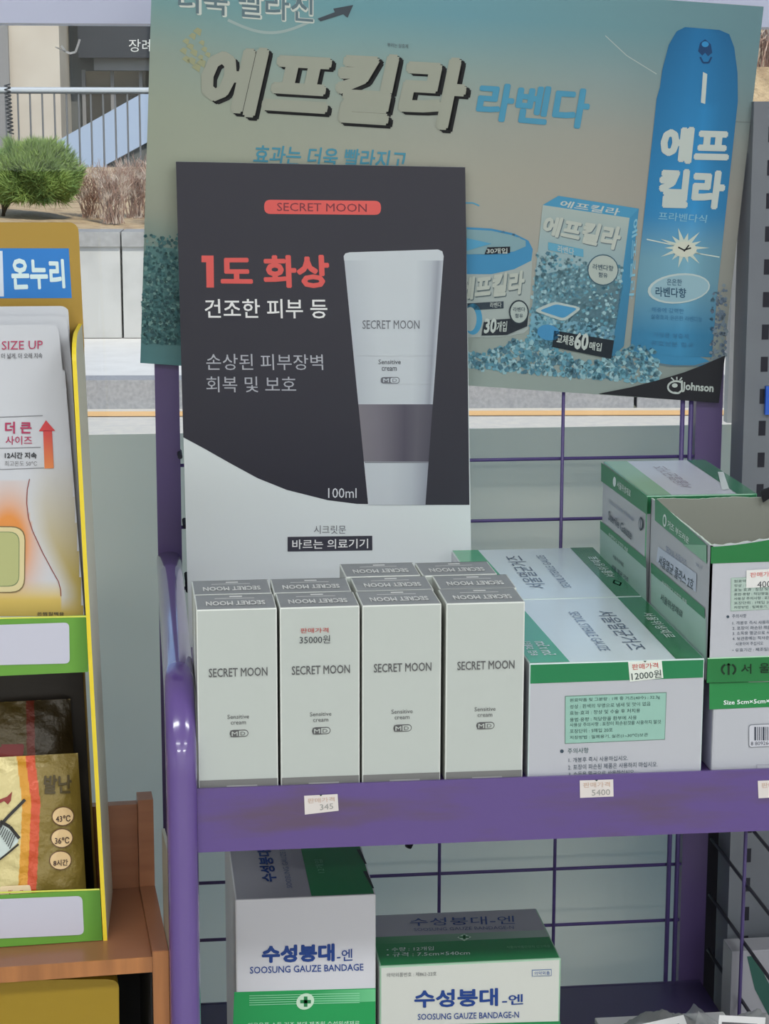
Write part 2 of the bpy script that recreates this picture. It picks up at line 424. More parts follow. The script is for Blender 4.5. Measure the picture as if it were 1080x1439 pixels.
# railing
RAIL = mat('galvanised rail', col(196,200,204,.9), .35, metal=.3)
RAILD = mat('weathered steel bar', col(118,118,120,.8), .5); PR = OP(16.0)
rail = empty('railing', tuple(PR.px(100,250)), 'grey metal railing with thin upright bars outside the window', 'railing')
u0, v1 = PR.uv(2,127); u1, _ = PR.uv(400,127); _, v0 = PR.uv(100,262)
b = MB(); b.tube([PR.at(u0-1.2,v1), PR.at(u1,v1)], .026, 10); b.build('top_rail', RAIL, rail)
b = MB(); b.tube([PR.at(u0-1.2,v0), PR.at(u1,v0)], .016, 8); b.build('bottom_rail', RAIL, rail)
sp = PR.uv(178,200)[0]-PR.uv(161,200)[0]; ub = PR.uv(95,200)[0]
for i in range(-12, 18):
    b = MB(); b.tube([PR.at(ub+i*sp, v0), PR.at(ub+i*sp, v1)], .0075, 6); b.build('baluster', RAILD, rail)
# building
PB = OP(21.0)
BEIGE = mat('beige stone cladding', col(202,190,174,.95), .85, noise=(2, col(190,176,160,.95), .4,.7,(1,1,1)))
CONC = mat('grey concrete', col(108,108,104,.8), .9, noise=(2, col(92,92,90,.8), .4,.7,(1,1,1)))
BLK = mat('dark fascia', col(44,46,54,.7), .5)
WGL = mat('dark window glass', col(40,44,50,.6), .1)
LGT = mat('light lintel', col(150,146,144,.8), .7)
STAIR = mat('pale blue cladding', col(170,184,206,.9), .5)
bl = empty('building', tuple(PB.px(100,262)), 'building across the street with dark glazed front and black sign', 'building')
def pb(name, x0,y0,x1,y1,d,M,front=0,par=None):
    P_ = OP(21.0-front); a = P_.uv(x0,y1); c = P_.uv(x1,y0); b = MB(); ob(b, P_, a[0], c[0], a[1], c[1], d+front); return b.build(name, M, par or bl)
pb('wall', -400,-500,1900,330,.3,CONC)
pb('pillar', -26,-200,76,330,.6,BEIGE,.9)
pb('pillar', -160,-200,-60,330,.6,BEIGE,.9)
f = pb('sign_fascia', 110,-60,700,81,.3,BLK,.35)
pb('lintel', 132,82,700,99,.3,LGT,.2)
for i in range(6):
    x = 118+i*40
    w_ = pb('window', x+1,100,x+38,200,.02,WGL,.03)
    pb('window_frame', x-1,98,x+1.5,200,.05,LGT,.05)
pb('white_column', -60,-200,3,330,.05,LGT,.96)
PF = OP(21.0-.36); a = Art(PF)
a.t('장례식장', 181,55,252,73, col(215,215,210,1), .0); a.build('sign_lettering', PAPER, f)
PST = OP(19.0)
ramp = empty('stair_parapet', tuple(PST.px(110,262)), 'pale blue sloping stair parapet in front of the dark building', 'stairs')
b = MB(); pts = [(80,198),(198,132),(330,60),(330,130),(214,196),(150,231),(150,262),(80,262)]
fr_ = [PST.px(*p) for p in pts]; bk = [p-PST.N*.25 for p in fr_]; n = len(pts)
b.add(fr_+bk, [tuple(range(n))[::-1], tuple(range(n,2*n))]+[(i,(i+1)%n,n+(i+1)%n,n+i) for i in range(n)])
b.build('parapet_panel', STAIR, ramp)
b = MB(); pts = [(150,232),(214,197),(330,131),(330,262),(150,262)]
fr_ = [PST.px(*p)-PST.N*.05 for p in pts]; bk = [p-PST.N*.3 for p in fr_]; n = len(pts)
b.add(fr_+bk, [tuple(range(n))[::-1], tuple(range(n,2*n))]+[(i,(i+1)%n,n+(i+1)%n,n+i) for i in range(n)])
b.build('stair_side', CONC, ramp)
b = MB(); ob(b, OP(19.1), PST.uv(80,262)[0], PST.uv(330,262)[0], 0, PST.uv(150,262)[1], .2); b.build('stair_base', CONC, ramp)
# coil spring like hose on the wall and a tape remnant on the glass
PH = OP(15.8); b = MB(); pts = []
for i in range(170):
    t_ = i/169; c = PH.px(10+5*t_, 118+70*t_); a_ = t_*13*2*math.pi; pts.append(c + np.array((math.cos(a_)*.022, math.sin(a_)*.022, 0)))
b.tube(pts, .006, 5); tag(b.build('coiled_cable', BLK, loc=tuple(PH.px(14,188))), 'black coiled cable hanging by the railing at the left edge', 'cable')
a = Art(YP(.5995)); a.line([(86,64),(92,72),(98,75),(106,73),(110,62),(112,55)], 3.2, col(225,225,222)); a.line([(78,66),(92,73)],1.6,col(190,190,190))
o = a.build('tape_remnant', PAPER, None, loc=tuple(YP(.5995).px(98,70))); tag(o, 'small white curl of tape stuck to the window glass', 'tape')

# ================================================================== DISPLAY STAND
stand = empty('display_stand', (.24,.22,0), 'purple metal display stand with wire grid back and two shelves', 'stand')
YB = .44                                    # back uprights
def tubeobj(name, pts, r, n=16, M=PURPLE_T, sq=None, **k):
    b = MB(); b.tube(pts, r, n, sq=sq, up=(1,0,0), **k); return b.build(name, M, stand, smooth=True)
for x in (-.0095, .489):
    b = MB(); w = .0108 if x < .1 else .0125
    b.box(x-w, x+w, YB, YB+.02, 0, SH+.44); b.build('upright', PURPLE_U, stand)
for x in (-.0105, .5085):
    z = SH+.071; r = .055; pts = [(x,YB+.008,z)]
    for i in range(6): pts.append((x, YB-(i+1)*(YB-.06)/6, z))
    for i in range(1,13):
        a_ = math.pi/2*i/12; pts.append((x, .002+r-math.sin(a_)*r, z-r+math.cos(a_)*r))
    pts += [(x,.002,z-r-.2),(x,.002,z-r-.5),(x,.002,0)]
    tubeobj('side_tube', pts, .0112, 24, sq=.72)
# shelves: deck, front lip, side and back rims
def shelf(z, lipz, name, M):
    b = MB(); b.box(.0005,.4975,.0022,YB-.001,z-.006,z); b.box(.0005,.4975,YB-.004,YB-.001,z-.006,z+.0005)
    d = b.build(name, M, stand)
    return d
shelf(SH, 0, 'shelf_deck', PURPLE)
b = MB(); b.box(.0005,.4975,0,.0022,SH-.0445,SH+.0035); b.box(.0005,.4975,.0022,.014,SH-.0445,SH-.0425); b.build('shelf_lip', PURPLE, stand)
ZL = SH-.358
shelf(ZL, 0, 'shelf_deck', PURPLE_SHADE)
b = MB(); b.box(.0005,.4975,0,.0022,ZL-.045,ZL+.004); b.build('shelf_lip', PURPLE, stand)
# wire grid back
YG = .4425
for k in range(-7, 2):
    z = SH+.104+.0571*k
    if abs(z-SH) < .012: continue
    b = MB(); b.tube([(-.0,YG,z),(.476,YG,z)], .0016, 8); b.build('grid_wire', WIRE, stand, smooth=True)
for x in (.1285,.2400,.3515,.4635,.4715):
    b = MB(); b.tube([(x,YG-.003,.1),(x,YG-.003,SH+.44)], .0016 if x < .46 else .0022, 8); b.build('grid_wire', WIRE, stand, smooth=True)
# side grids (lower half), wires run front to back
for xs in (-.0105, .5085):
    for k in range(-13, 0):
        z = SH+.0+.0571*k+.010
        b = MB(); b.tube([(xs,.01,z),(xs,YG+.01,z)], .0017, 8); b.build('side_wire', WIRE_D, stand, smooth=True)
    for y in (.12,.225,.33):
        b = MB(); b.tube([(xs-.003,y,.2),(xs-.003,y,SH+.06)], .0017, 8); b.build('side_wire', WIRE, stand, smooth=True)
# small hook ends by the left upright
for p in ((253,642),(260,740),(263,817),(264,830)):
    c = YP(YB-.02).px(*p); b = MB(); b.tube([c, c+np.array((0,.03,0))], .0022, 8); b.build('hook_end', SLOT, stand)
c = YP(.40).px(577,1182); b = MB(); b.tube([c+np.array((0,0,.012)), c, c+np.array((-.003,-.004,-.004))], .0035, 8); b.build('hook_end', SLOT, stand, smooth=True)
# price tags on the lip
def sticker(name, q, P, lines, label, paper, parent=None, notch=True):
    a = Art(P); a.k = 2; a.poly([q[3],q[2],q[1],q[0]], paper, 2)
    q = [np.array(p, float) for p in q]
    def sub(u0,v0,u1,v1):
        f_ = lambda u,v: tuple((1-v)*((1-u)*q[0]+u*q[1]) + v*((1-u)*q[3]+u*q[2]))
        return [f_(u0,v0), f_(u1,v0), f_(u1,v1), f_(u0,v1)]
    for t_, (u0,v0,u1,v1), c in lines: a.text(t_, sub(u0,v0,u1,v1), c, .01, 3)
    if notch:
        s_ = sub(.45,-.01,.55,.08); a.poly([s_[0],s_[1],((s_[2][0]+s_[3][0])/2,s_[2][1])][::-1], col(60,90,70,.8) , 3)
    if parent: return a.build(name, PAPER, parent)
    o = a.build(name, PAPER, None, loc=tuple(P.px(*q[3]))); tag(o, label, 'price tag', 'price tags on the shelf lip'); return o
faint = col(190,165,150); faintg = col(150,148,145)
L0 = YP(-.0001)
sticker('price_tag', [(427,1118),(474,1115.5),(475.5,1139),(428,1144.5)], L0, [('판매가격',(.1,.15,.9,.42),faint),('345',(.45,.52,.85,.85),faintg)], 'faded white price tag on the purple lip below the cream cartons', col(205,198,195))
sticker('price_tag', [(814,1096.5),(861,1095),(861.5,1119),(814.5,1121)], L0, [('판매가격',(.1,.12,.9,.42),faint),('5400',(.35,.55,.9,.9),faintg)], 'faded white price tag on the purple lip below the green box', col(205,198,195))
sticker('price_tag', [(1064,1097),(1111,1095),(1112,1119),(1065,1121.5)], L0, [('판매가격',(.1,.12,.9,.42),faint),('5000',(.35,.55,.9,.9),faintg)], 'white price tag on the purple lip at the right picture edge', col(205,198,195))

# ================================================================== CREAM CARTONS
CREAM = col(186,192,188,1.12); CG = col(138,141,145,1.3); CG2 = col(114,114,113,1.25); INK = col(96,96,98,1.0); WHT = col(235,238,240,1.5)
CW, CDp, CH = .0572, .0440, .1345
def cream_box(label):
    x0, y0 = .0018, .0045
    e = empty('cream_carton', (x0+CW/2, y0+CDp/2, SH), label, 'box', 'cream tube cartons on the upper shelf')
    carton(x0,x0+CW,y0,y0+CDp,SH+.0004,SH+CH, dict(front=CREAM,top=CG,left=col(176,178,172,1.3),right=col(176,178,172,1.3),back=CREAM,edge=col(205,208,204,1.3)), 'carton_body', e)
    a = Art(YP(y0-.0001))
    a.uvpoly([(x0+.0007,.0008),(x0+CW-.0007,.0008),(x0+CW-.0007,.0083),(x0+.0007,.0083)], CG2)
    a.uvpoly([(x0+.020,.0028),(x0+.042,.0028),(x0+.042,.0040),(x0+.020,.0040)], col(150,150,150), 2)
    q = lambda u0,v0,u1,v1: [(x0+u0*CW,v1*CH),(x0+u1*CW,v1*CH),(x0+u1*CW,v0*CH),(x0+u0*CW,v0*CH)]
    a.text('SECRET MOON', q(.145,.632,.875,.680), INK, .012, uv=True)
    a.text('Sensitive', q(.37,.400,.64,.423), INK, .006, uv=True)
    a.text('cream', q(.41,.368,.60,.384), INK, .006, uv=True)
    def pill(u0,u1,v0,v1,c,k):
        r = (v1-v0)/2*CH; X0 = x0+u0*CW; X1 = x0+u1*CW; zc = (v0+v1)/2*CH; pts = []
        for i in range(9): t_ = -math.pi/2+math.pi*i/8; pts.append((X1-r+r*math.cos(t_), zc+r*math.sin(t_)))
        for i in range(9): t_ = math.pi/2+math.pi*i/8; pts.append((X0+r+r*math.cos(t_), zc+r*math.sin(t_)))
        a.uvpoly(pts, c, k)
    pill(.395,.63,.298,.338, INK, 1); pill(.405,.62,.303,.333, CREAM, 2)
    a.uvpoly(q(.405,.300,.51,.336), INK, 3); a.text('M', q(.42,.306,.495,.330), CREAM, .01, 4, True); a.text('D', q(.53,.308,.59,.328), INK, .0, 4, True)
    a.build('carton_print', CARTON, e)
    a = Art(ZP(SH+CH))
    X = lambda u: x0+u*CW
    Yv = lambda v: y0+v*CDp
    a.text('SECRET MOON', [(X(.87),Yv(.22)),(X(.13),Yv(.22)),(X(.13),Yv(.50)),(X(.87),Yv(.50))][0:4], WHT, .035, uv=True)
    a.uvpoly([(X(.25),Yv(.70)),(X(.75),Yv(.70)),(X(.75),Yv(.73)),(X(.25),Yv(.73))], WHT)
    a.uvpoly([(X(.44),Yv(.80)),(X(.60),Yv(.80)),(X(.60),Yv(.88)),(X(.44),Yv(.88))], WHT)
    a.uvpoly([(X(.0),Yv(.965)),(X(1),Yv(.965)),(X(1),Yv(.985)),(X(0),Yv(.985))], col(100,102,104), 1)
    a.build('lid_print', CARTON, e)
    return e
c1 = cream_box('cream upright tube carton at the left front corner of the cartons')
ctr = c1.location.copy()
def put(x0, y0, rz, label):
    c = copy_tree(c1); c.location = (x0+CW/2, y0+CDp/2, SH); c.rotation_euler.z = math.radians(rz); c['label'] = label; return c
c2 = put(.0608,.0045,.3,'cream upright tube carton in front with the 35000 price sticker')
c3 = put(.1197,.0045,.4,'cream upright tube carton in the front row third from left without sticker')
c4 = put(.1805,.0040,-.3,'cream upright tube carton at the right end of the front row beside the green box')
put(.0012,.0500,.4,'cream tube carton directly behind the leftmost front carton')
put(.0598,.0498,-.3,'cream tube carton directly behind the carton with the price sticker')
put(.1203,.0492,.3,'cream tube carton behind the third front carton, middle of three')
put(.1822,.0480,-.4,'cream tube carton behind the right end front carton, middle of three')
put(.1168,.0960,.5,'cream tube carton at the back left of the three deep rows, against the dark poster')
put(.1752,.0940,.6,'cream tube carton at the back right of the rows, next to the green boxes')
a = Art(YP(.0044)); a.k = 3
a.t('판매가격', 421.6,882.5,461,889.5, col(190,90,85,1), .012, 3, slope=-.02); a.t('35000원', 420.4,893,463.2,904.5, col(70,72,78,1), .006, 3, slope=-.02)
a.build('price_sticker', PAPER, c2)

# ================================================================== DARK CARD POSTER (standee)
YS = .425
pp = [np.array(YP(YS).px(*p)) for p in ((247,227),(653,235),(266,919))]
z0 = SH+.0005
TLp, TRp = pp[0], pp[1]
ux = (TRp-TLp); ux /= np.linalg.norm(ux)
dn = np.cross((0,1,0), ux)                  # in-plane down/up direction
if dn[2] > 0: dn = -dn
ins = .016                                  # top leans a little forward of the foot
SPn = Plane(tuple(YP(YS-ins).px(266,919)), ux, (0,-.01,1))
TLu = SPn.uv(247,227); TRu = SPn.uv(653,235)
wP = TRu[0]-TLu[0]
st = empty('dark_standing_poster', tuple(SPn.at(wP/2,0)), 'dark charcoal and white card poster showing a cream tube, behind the cream cartons', 'poster')
hgt = TLu[1]
def sheetcard(P, us, vs, th_, name, M, parent, c_front=None):   # us: TL TR BR BL
    pts = list(zip(us, vs)); f_ = [P.at(u,v) for u,v in pts]; bk_ = [p-P.N*th_ for p in f_]; b = MB()
    b.add(f_+bk_, [(3,2,1,0),(4,5,6,7),(0,1,5,4),(1,2,6,5),(2,3,7,6),(3,0,4,7)], c_front)
    return b.build(name, M, parent)
BLu = SPn.uv(266,919); BRu = SPn.uv(664,905)
PW1 = col(190,196,197,1.6)
sheetcard(SPn, (TLu[0],TRu[0],BRu[0],BLu[0]), (TLu[1],TRu[1],BLu[1],BLu[1]), .003, 'poster_board', CARTON, st, PW1)
DK = col(56,55,67,.85); a = Art(SPn)
a.poly([(257.3,614.4),(289,631.5),(321.5,650),(362,672),(403,688.5),(460,702.8),(500.7,708),(580,709.5),(659.3,709.5),(653.3,235),(247,227)], DK)
RED = col(212,88,84,1.25)
a.rrect([(371,280.6),(535,282.2),(535,302),(371,300.5)], 9, RED, 2)
a.t('SECRET MOON', 389,284.8,515,296.3, col(116,46,56), .0, 3, slope=.012)
a.text('도 화상', [(309,359),(461.5,358),(463.5,405),(310,403.5)], RED, .035, 2); a.poly([(290,404),(300.5,404),(300,359),(283,359),(283,368.5),(289.5,368.5)], RED, 2)
a.text('건조한 피부 등', [(287,420),(459.5,420),(460,447.5),(288,447)], col(222,224,230), .012, 2)
a.text('손상된 피부장벽', [(289.5,497),(453,498),(454,519.8),(290,520)], col(166,168,176), .0, 2)
a.text('회복 및 보호', [(289.5,529),(415.5,529),(416,551.5),(290,551)], col(166,168,176), .0, 2)
a.t('100ml', 460.8,685.7,500.7,699.6, col(205,207,212), .002, 2)
a.t('시크릿문', 440.9,738.2,485.7,750, col(112,112,118), .0, 2)
a.poly([(403.8,774.9),(522.9,773.2),(522.7,752.8),(403.8,754.3)], col(58,58,68), 2)
a.t('바르는 의료기기', 410.3,758,517,771.6, col(220,222,226), .016, 3, slope=-.012)
tb = col(172,178,186,1.3); td = col(140,144,156,1.3); tm = col(186,192,198,1.3)
L_ = lambda y: 482.5+(y-356)*(511-482.5)/(648-356)
Rr = lambda y: 623.5-(y-352)*(623.5-601.8)/(648-352)
ys = [366,400,450,500,540,569]
a.poly([(491,354.5),(615,350.5),(621,353),(623,360),(622.6,366),(483.2,366),(482.6,360),(485,356)][::-1], tm, 2)
def strips(y0,y1,fr,cs,k=2,n=1):
    for j in range(len(fr)-1):
        xa0, xb0 = L_(y0)+(Rr(y0)-L_(y0))*fr[j], L_(y0)+(Rr(y0)-L_(y0))*fr[j+1]
        xa1, xb1 = L_(y1)+(Rr(y1)-L_(y1))*fr[j], L_(y1)+(Rr(y1)-L_(y1))*fr[j+1]
        a.poly([(xa1,y1),(xb1,y1),(xb0,y0),(xa0,y0)], [cs[j],cs[j+1],cs[j+1],cs[j]], k)
for y0,y1 in zip(ys[:-1], ys[1:]): strips(y0,y1+.3,(0,.3,.72,.88,.95,1),(tb,tm,tm,col(168,174,182,1.3),td,tb))
strips(568,648.5,(0,.25,.5,.62,.8,1),(col(120,116,124),col(112,108,118),col(92,88,100),col(78,75,88),col(90,87,98),col(74,72,84)),3)
strips(648.5,709.5,(0,.4,.75,1),(tm,tm,tb,td),3)
a.line([(512,649.5),(601.5,649.5)],1.4,col(110,112,120),4)
a.t('SECRET MOON', 508.9,450,589,462, col(104,106,114), .002, 4); a.t('Sensitive', 531.3,505,562.7,511.5, col(84,86,94), .01, 4); a.t('cream', 536,515.5,557,521, col(84,86,94), .01, 4)
a.rrect([(534.6,529.6),(561,529.6),(561,538.8),(534.6,538.8)], 4.5, col(104,106,114), 4); a.rrect([(548,530.6),(560,530.6),(560,537.8),(548,537.8)], 3.5, tm, 5)
a.t('M',538,531.5,546,537,tm,.01,5); a.t('D',551,531.8,557,536.6,col(104,106,114),0,6)
a.build('poster_print', CARTON, st)

# ================================================================== BIG PALE POSTER
P3 = YP(.434)
bl3 = np.array(P3.px(197,510)); br3 = np.array(P3.px(1008,566))
ub = br3-bl3; ub /= np.linalg.norm(ub)
BP = Plane(bl3, ub, (0,-.10,1))
bp = empty('large_insecticide_poster', tuple(BP.at(.25,0)), 'large pale teal card poster with blue spray can, tilted behind the dark poster', 'poster')
cor = [(213.5,-26),(1074,9.5),(1009,566),(197,510)]
cu = [BP.uv(*p) for p in cor]
cu[0] = BP.uv(214,-50)
cu[1] = BP.uv(1072.5,9.5)
sheetcard(BP, [c[0] for c in cu], [c[1] for c in cu], .004, 'poster_board', PAPER, bp, col(150,158,152))
G_ = {  # print colours of the poster ground, rows top to bottom, columns left to right
 0:[(112,150,152),(108,152,160),(104,148,160),(104,142,150),(98,130,138)],
 1:[(140,152,142),(134,156,152),(136,154,150),(132,148,148),(106,128,132)],
 2:[(150,158,142),(150,156,144),(152,155,146),(150,150,142),(126,130,126)],
 3:[(152,158,142),(156,158,144),(160,158,146),(156,152,142),(134,132,126)],
 4:[(146,150,136),(156,158,146),(160,158,148),(156,154,146),(134,134,128)],
 5:[(96,124,122),(150,156,146),(156,158,150),(150,152,146),(132,134,128)],
 6:[(78,116,118),(130,146,140),(146,156,150),(140,150,146),(120,130,126)],
 7:[(80,122,126),(110,140,140),(146,158,152),(140,152,148),(128,140,136)]}
e0, e1 = cor[0], cor[1]
def gcol(s, t):
    s = min(.9999,max(0,s))*4; t = min(.9999,max(0,t))*7; i, j = int(s), int(t); fs, ft = s-i, t-j
    A = lerp(G_[j][i], G_[j][i+1], fs); B_ = lerp(G_[j+1][i], G_[j+1][i+1], fs); c = lerp(A, B_, ft); return col(*c, 1.2)
V = []; C = []; Fc = []; nx, ny = 30, 42
for j in range(ny+1):
    for i in range(nx+1):
        s_, t_ = i/nx, j/ny
        u = (1-t_)*((1-s_)*cu[0][0]+s_*cu[1][0]) + t_*((1-s_)*cu[3][0]+s_*cu[2][0])
        v = (1-t_)*((1-s_)*cu[0][1]+s_*cu[1][1]) + t_*((1-s_)*cu[3][1]+s_*cu[2][1])
        V.append(BP.at(u,v,.4)); C.append(gcol(s_, t_*1.08-.08))
for j in range(ny):
    for i in range(nx): a_ = j*(nx+1)+i; Fc.append((a_+nx+1,a_+nx+2,a_+1,a_))
mesh('poster_ground', V, Fc, PAPER, bp, vcols=C)
a = Art(BP)
# printed lavender fields
def blobs(n, fx, ff, pal, size):
    mean = tuple(sum(c[i] for c in pal)/len(pal) for i in range(4)); pal = [lerp(c, mean, .4) for c in pal]
    for _ in range(n):
        x, y = fx()
        if not ff(x,y): continue
        s_ = size*(.5+rnd()); c = random.choice(pal); r0 = rnd()*6; m_ = 5
        a.poly([(x+s_*math.cos(r0-i*6.28/m_)*(.6+.6*rnd()), y+s_*math.sin(r0-i*6.28/m_)*(.6+.6*rnd())) for i in range(m_)], c, random.choice((2,3,4)))
tealp = [col(52,92,96),col(40,70,78),col(92,134,132),col(120,152,146),col(30,54,62),col(70,108,110),col(56,98,104)]
a.poly([(198,482),(259,486),(252,350),(205,345)], [col(74,110,112,1.2),col(74,110,112,1.2),col(84,120,120,1.2),col(84,120,120,1.2)], 1)
blobs(900, lambda: (200+rnd()*58, 325+rnd()**.7*158), lambda x,y: x > 197+(505-y)*.04 and y < 482+(x-200)*.05, tealp, 2.6)
bluep = [col(70,130,150),col(110,160,175),col(150,185,190),col(46,96,120),col(90,145,165),col(34,70,92),col(160,190,195)]
blobs(1500, lambda: (655+rnd()*270, 478+rnd()*62), lambda x,y: y < 518+(x-660)*.075 and y > 482+14*math.sin(x*.04)+(x-660)*.07, bluep, 3.6)
blobs(260, lambda: (984+rnd()*36, 400+rnd()*110), lambda x,y: x > 1000-(y-400)*.03 and x < 1025-(y-400)*.06 and y < 565-(x-984)*1.9, [col(88,104,122),col(120,132,138),col(60,76,98),col(108,122,132)], 2.6)
# headline
a.k = 2
out = col(176,186,182); hd = col(92,112,120)
q = [(250,-24),(440,-10),(440,32),(250,17)]
a.text('더욱 빨라진', [(x+1.5,y+2) for x,y in q], col(190,196,190), .045, 2); a.text('더욱 빨라진', q, hd, .012, 3)
a.poly([(446,26),(470,17),(468,12),(496,7),(488,25),(482,20),(450,30)][::-1], col(64,72,80), 3)
pts = [(320+i*6, 28+18*math.sin(i/20*3.14)) for i in range(21)]
a.line(pts, 4, col(158,176,174,1.1), 1)
hq = [(287,63),(659,82),(650,184),(277,160)]
for dx in (2.5,5,6.5): a.text('에프킬라', [(x+dx,y+dx*.75) for x,y in hq], col(32,33,36,.9), .038, 2, shear=.12)
a.text('에프킬라', hq, col(160,163,150,1.08), .045, 3, shear=.12)
a.text('라벤다', [(671,115),(830,125),(826,182),(667,168)], col(80,152,184,1.05), .035, 3, shear=.1)
a.text('효과는 더욱 빨라지고', [(357,203),(571,212),(569,240),(355,230)], col(80,150,174,1.0), .02, 3, shear=.1)
a.t('뿌리는 살충제', 544,60,573,66, col(90,100,104), 0, 3, slope=.07)
for _ in range(14):                         # pale printed sprig beside the headline
    x, y = 250+rnd()*40, 40+rnd()*55; s_ = 6+rnd()*5
    a.poly([(x,y),(x+s_,y+s_*.7),(x+s_*1.2,y-2),(x+s_*.6,y-s_*.5)], col(146,148,118), 2)
# can
cb0, cb1, cb2, cb3 = col(32,108,160,1.15), col(50,134,188,1.15), col(112,158,178,1.2), col(60,130,170,1.15)
def canx(y):
    Lp = [(40,962),(46,950),(65,939),(100,930),(125,926.5),(140,922),(280,907),(400,894),(496,884.5),(504,888)]
    Rp = [(40,1010),(46,1024),(65,1031),(100,1035.5),(140,1036),(260,1023),(400,1008),(504,999),(511,996)]
    f_ = lambda T: float(np.interp(y,[p[0] for p in T],[p[1] for p in T])); return f_(Lp), f_(Rp)
glow = col(172,176,166,1.25)
for y in range(34, 150, 6):
    pass
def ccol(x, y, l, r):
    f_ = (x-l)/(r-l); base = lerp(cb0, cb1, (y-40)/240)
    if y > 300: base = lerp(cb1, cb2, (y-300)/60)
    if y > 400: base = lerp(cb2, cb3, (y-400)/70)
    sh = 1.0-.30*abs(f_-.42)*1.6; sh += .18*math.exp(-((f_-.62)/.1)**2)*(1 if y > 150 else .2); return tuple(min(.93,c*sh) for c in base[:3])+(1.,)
yy = [40,43,46,52,58,65,80,100,125,140]+list(range(155,505,15))
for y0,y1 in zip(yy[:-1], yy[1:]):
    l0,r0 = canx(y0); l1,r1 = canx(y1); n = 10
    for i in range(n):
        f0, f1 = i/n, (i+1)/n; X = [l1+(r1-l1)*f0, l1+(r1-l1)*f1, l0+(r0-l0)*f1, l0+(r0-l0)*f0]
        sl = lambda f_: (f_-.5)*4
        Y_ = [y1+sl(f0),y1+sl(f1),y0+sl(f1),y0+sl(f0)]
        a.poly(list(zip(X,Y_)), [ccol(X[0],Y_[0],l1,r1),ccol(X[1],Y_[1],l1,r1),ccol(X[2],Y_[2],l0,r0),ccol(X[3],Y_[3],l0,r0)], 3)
a.ell(941.5,503,56,9.5, cb3, 2, rotd=7); a.line([(886,500),(905,509),(940,514),(975,514),(998,508)],2,col(90,110,120),3)
w_ = col(178,186,182,1.25)
a.poly([(984,144),(990,146),(993,104),(987,101)], w_, 4); a.poly([(980,72),(986,78),(990,74),(994,79),(1000,74),(998,62),(990,55),(983,60)], col(24,60,100), 4)
a.ell(990,62,5,4,cb1,5); a.line([(983,80),(987,88),(995,88),(999,80)],2.5,col(24,60,100),4)
a.text('에프', [(930,177),(1027,180),(1022,231),(924,229)], w_, .05, 5); a.text('킬라', [(927,236),(1021,240),(1014,294),(922,292)], w_, .05, 5)
a.text('프라벤다식', [(925,297),(993,302),(991,313),(924,309)], col(120,168,190), .01, 5)
st_ = []
for i in range(28):
    r_ = (36 if i%4==0 else 27) if i%2==0 else 14; t_ = -i*2*math.pi/28; st_.append((960+r_*math.cos(t_), 348+r_*.8*math.sin(t_)))
a.poly(st_, col(186,196,186,1.2), 5); a.ell(961,350,17,11,col(196,198,184,1.2),6)
a.line([(952,347),(960,351),(970,348)],2,col(30,34,38),7); a.line([(960,353),(967,344)],1.8,col(30,34,38),7)
a.line([(908,336),(950,345)],1.6,col(186,196,190),5); a.line([(975,355),(1010,361)],1.6,col(186,196,190),5)
a.ell(953,405,44,21,col(176,190,190,1.2),5,rotd=-6); a.ell(954,405,41,18.5,col(140,172,184,1.2),6,rotd=-6)
a.t('은은한', 936,391,957,400, col(50,84,108), .01, 7, slope=.05); a.t('라벤다향', 920,402,963,416, col(40,74,98), .02, 7, slope=.06)
for (x,y,w,s_) in ((915,431,45,'해충에 강력한'),(914,441,72,'살충효과 은은한 라벤다향'),(917,466,50,'가정용 살충제'),(914,478,60,'유효성분 함유')): a.t(s_, x,y,x+w,y+7, col(60,112,148), 0, 5, slope=.06)
# box
bf = lambda x,y: None
a.poly([(742,480),(858,504),(884,306),(762,288)], [col(96,150,172),col(70,124,152),col(160,172,168,1.2),col(160,172,168,1.2)], 3)
a.poly([(751,388),(748,440),(864,462),(875,400),(820,372)], col(122,164,178), 3)
a.poly([(762,288),(884,306),(897,293),(784,275)], col(72,142,178,1.2), 3)
a.poly([(858,504),(876,486),(897,293),(884,306)], [col(54,110,142),col(54,110,142),col(64,134,172,1.2),col(64,134,172,1.2)], 3)
a.text('에프킬라', [(789,281),(872,293),(868,303),(784,290)], w_, .02, 4); a.text('에프킬라', [(766,303),(875,320),(869,354),(761,330)], col(96,110,120), .05, 4, shear=.1)
a.text('에프킬라', [(765,302),(874,319),(868,352.5),(760,329)], col(178,184,176,1.2), .045, 5, shear=.1)
a.text('에프킬라', [(896,305),(890,420),(883,420),(888,310)], col(120,170,190), .02, 4)
def inbox(x,y):
    f_ = (x-750)/130; return 352+f_*22+6*math.sin(x*.2) < y < 478+f_*24 and x < 884-(y-306)*.13-1 and x > 760-(y-288)*.1
blobs(1700, lambda: (742+rnd()*140, 355+rnd()*150), inbox, bluep, 2.5)
a.poly([(769.5,340),(769.5,351),(819,361),(819,350)][::1][::-1], col(90,150,176), 5); a.t('라벤다', 783,344,806,354, w_, .01, 6, slope=.2)
a.ell(846.5,379,22,22,col(60,88,104),5); a.ell(846.5,379,20.5,20.5,col(166,176,170,1.2),6); a.t('라벤다향', 832,370,861,378, col(50,74,92),.01,7,slope=.1); a.t('함유',840,382,853,389,col(50,74,92),.01,7,slope=.1)
a.rrect([(778,423),(818,432),(792,452),(748,436)], 9, col(170,184,182,1.2), 6); a.rrect([(780,427),(811,433),(791,447),(757,436)], 5, col(70,136,176), 7)
a.poly([(775,470),(781,488),(858,504),(862,492),(853,478),(778,464)][::1][::-1] if 0 else [(775,487),(858,504),(862,478),(778,464)], col(30,38,46), 6)
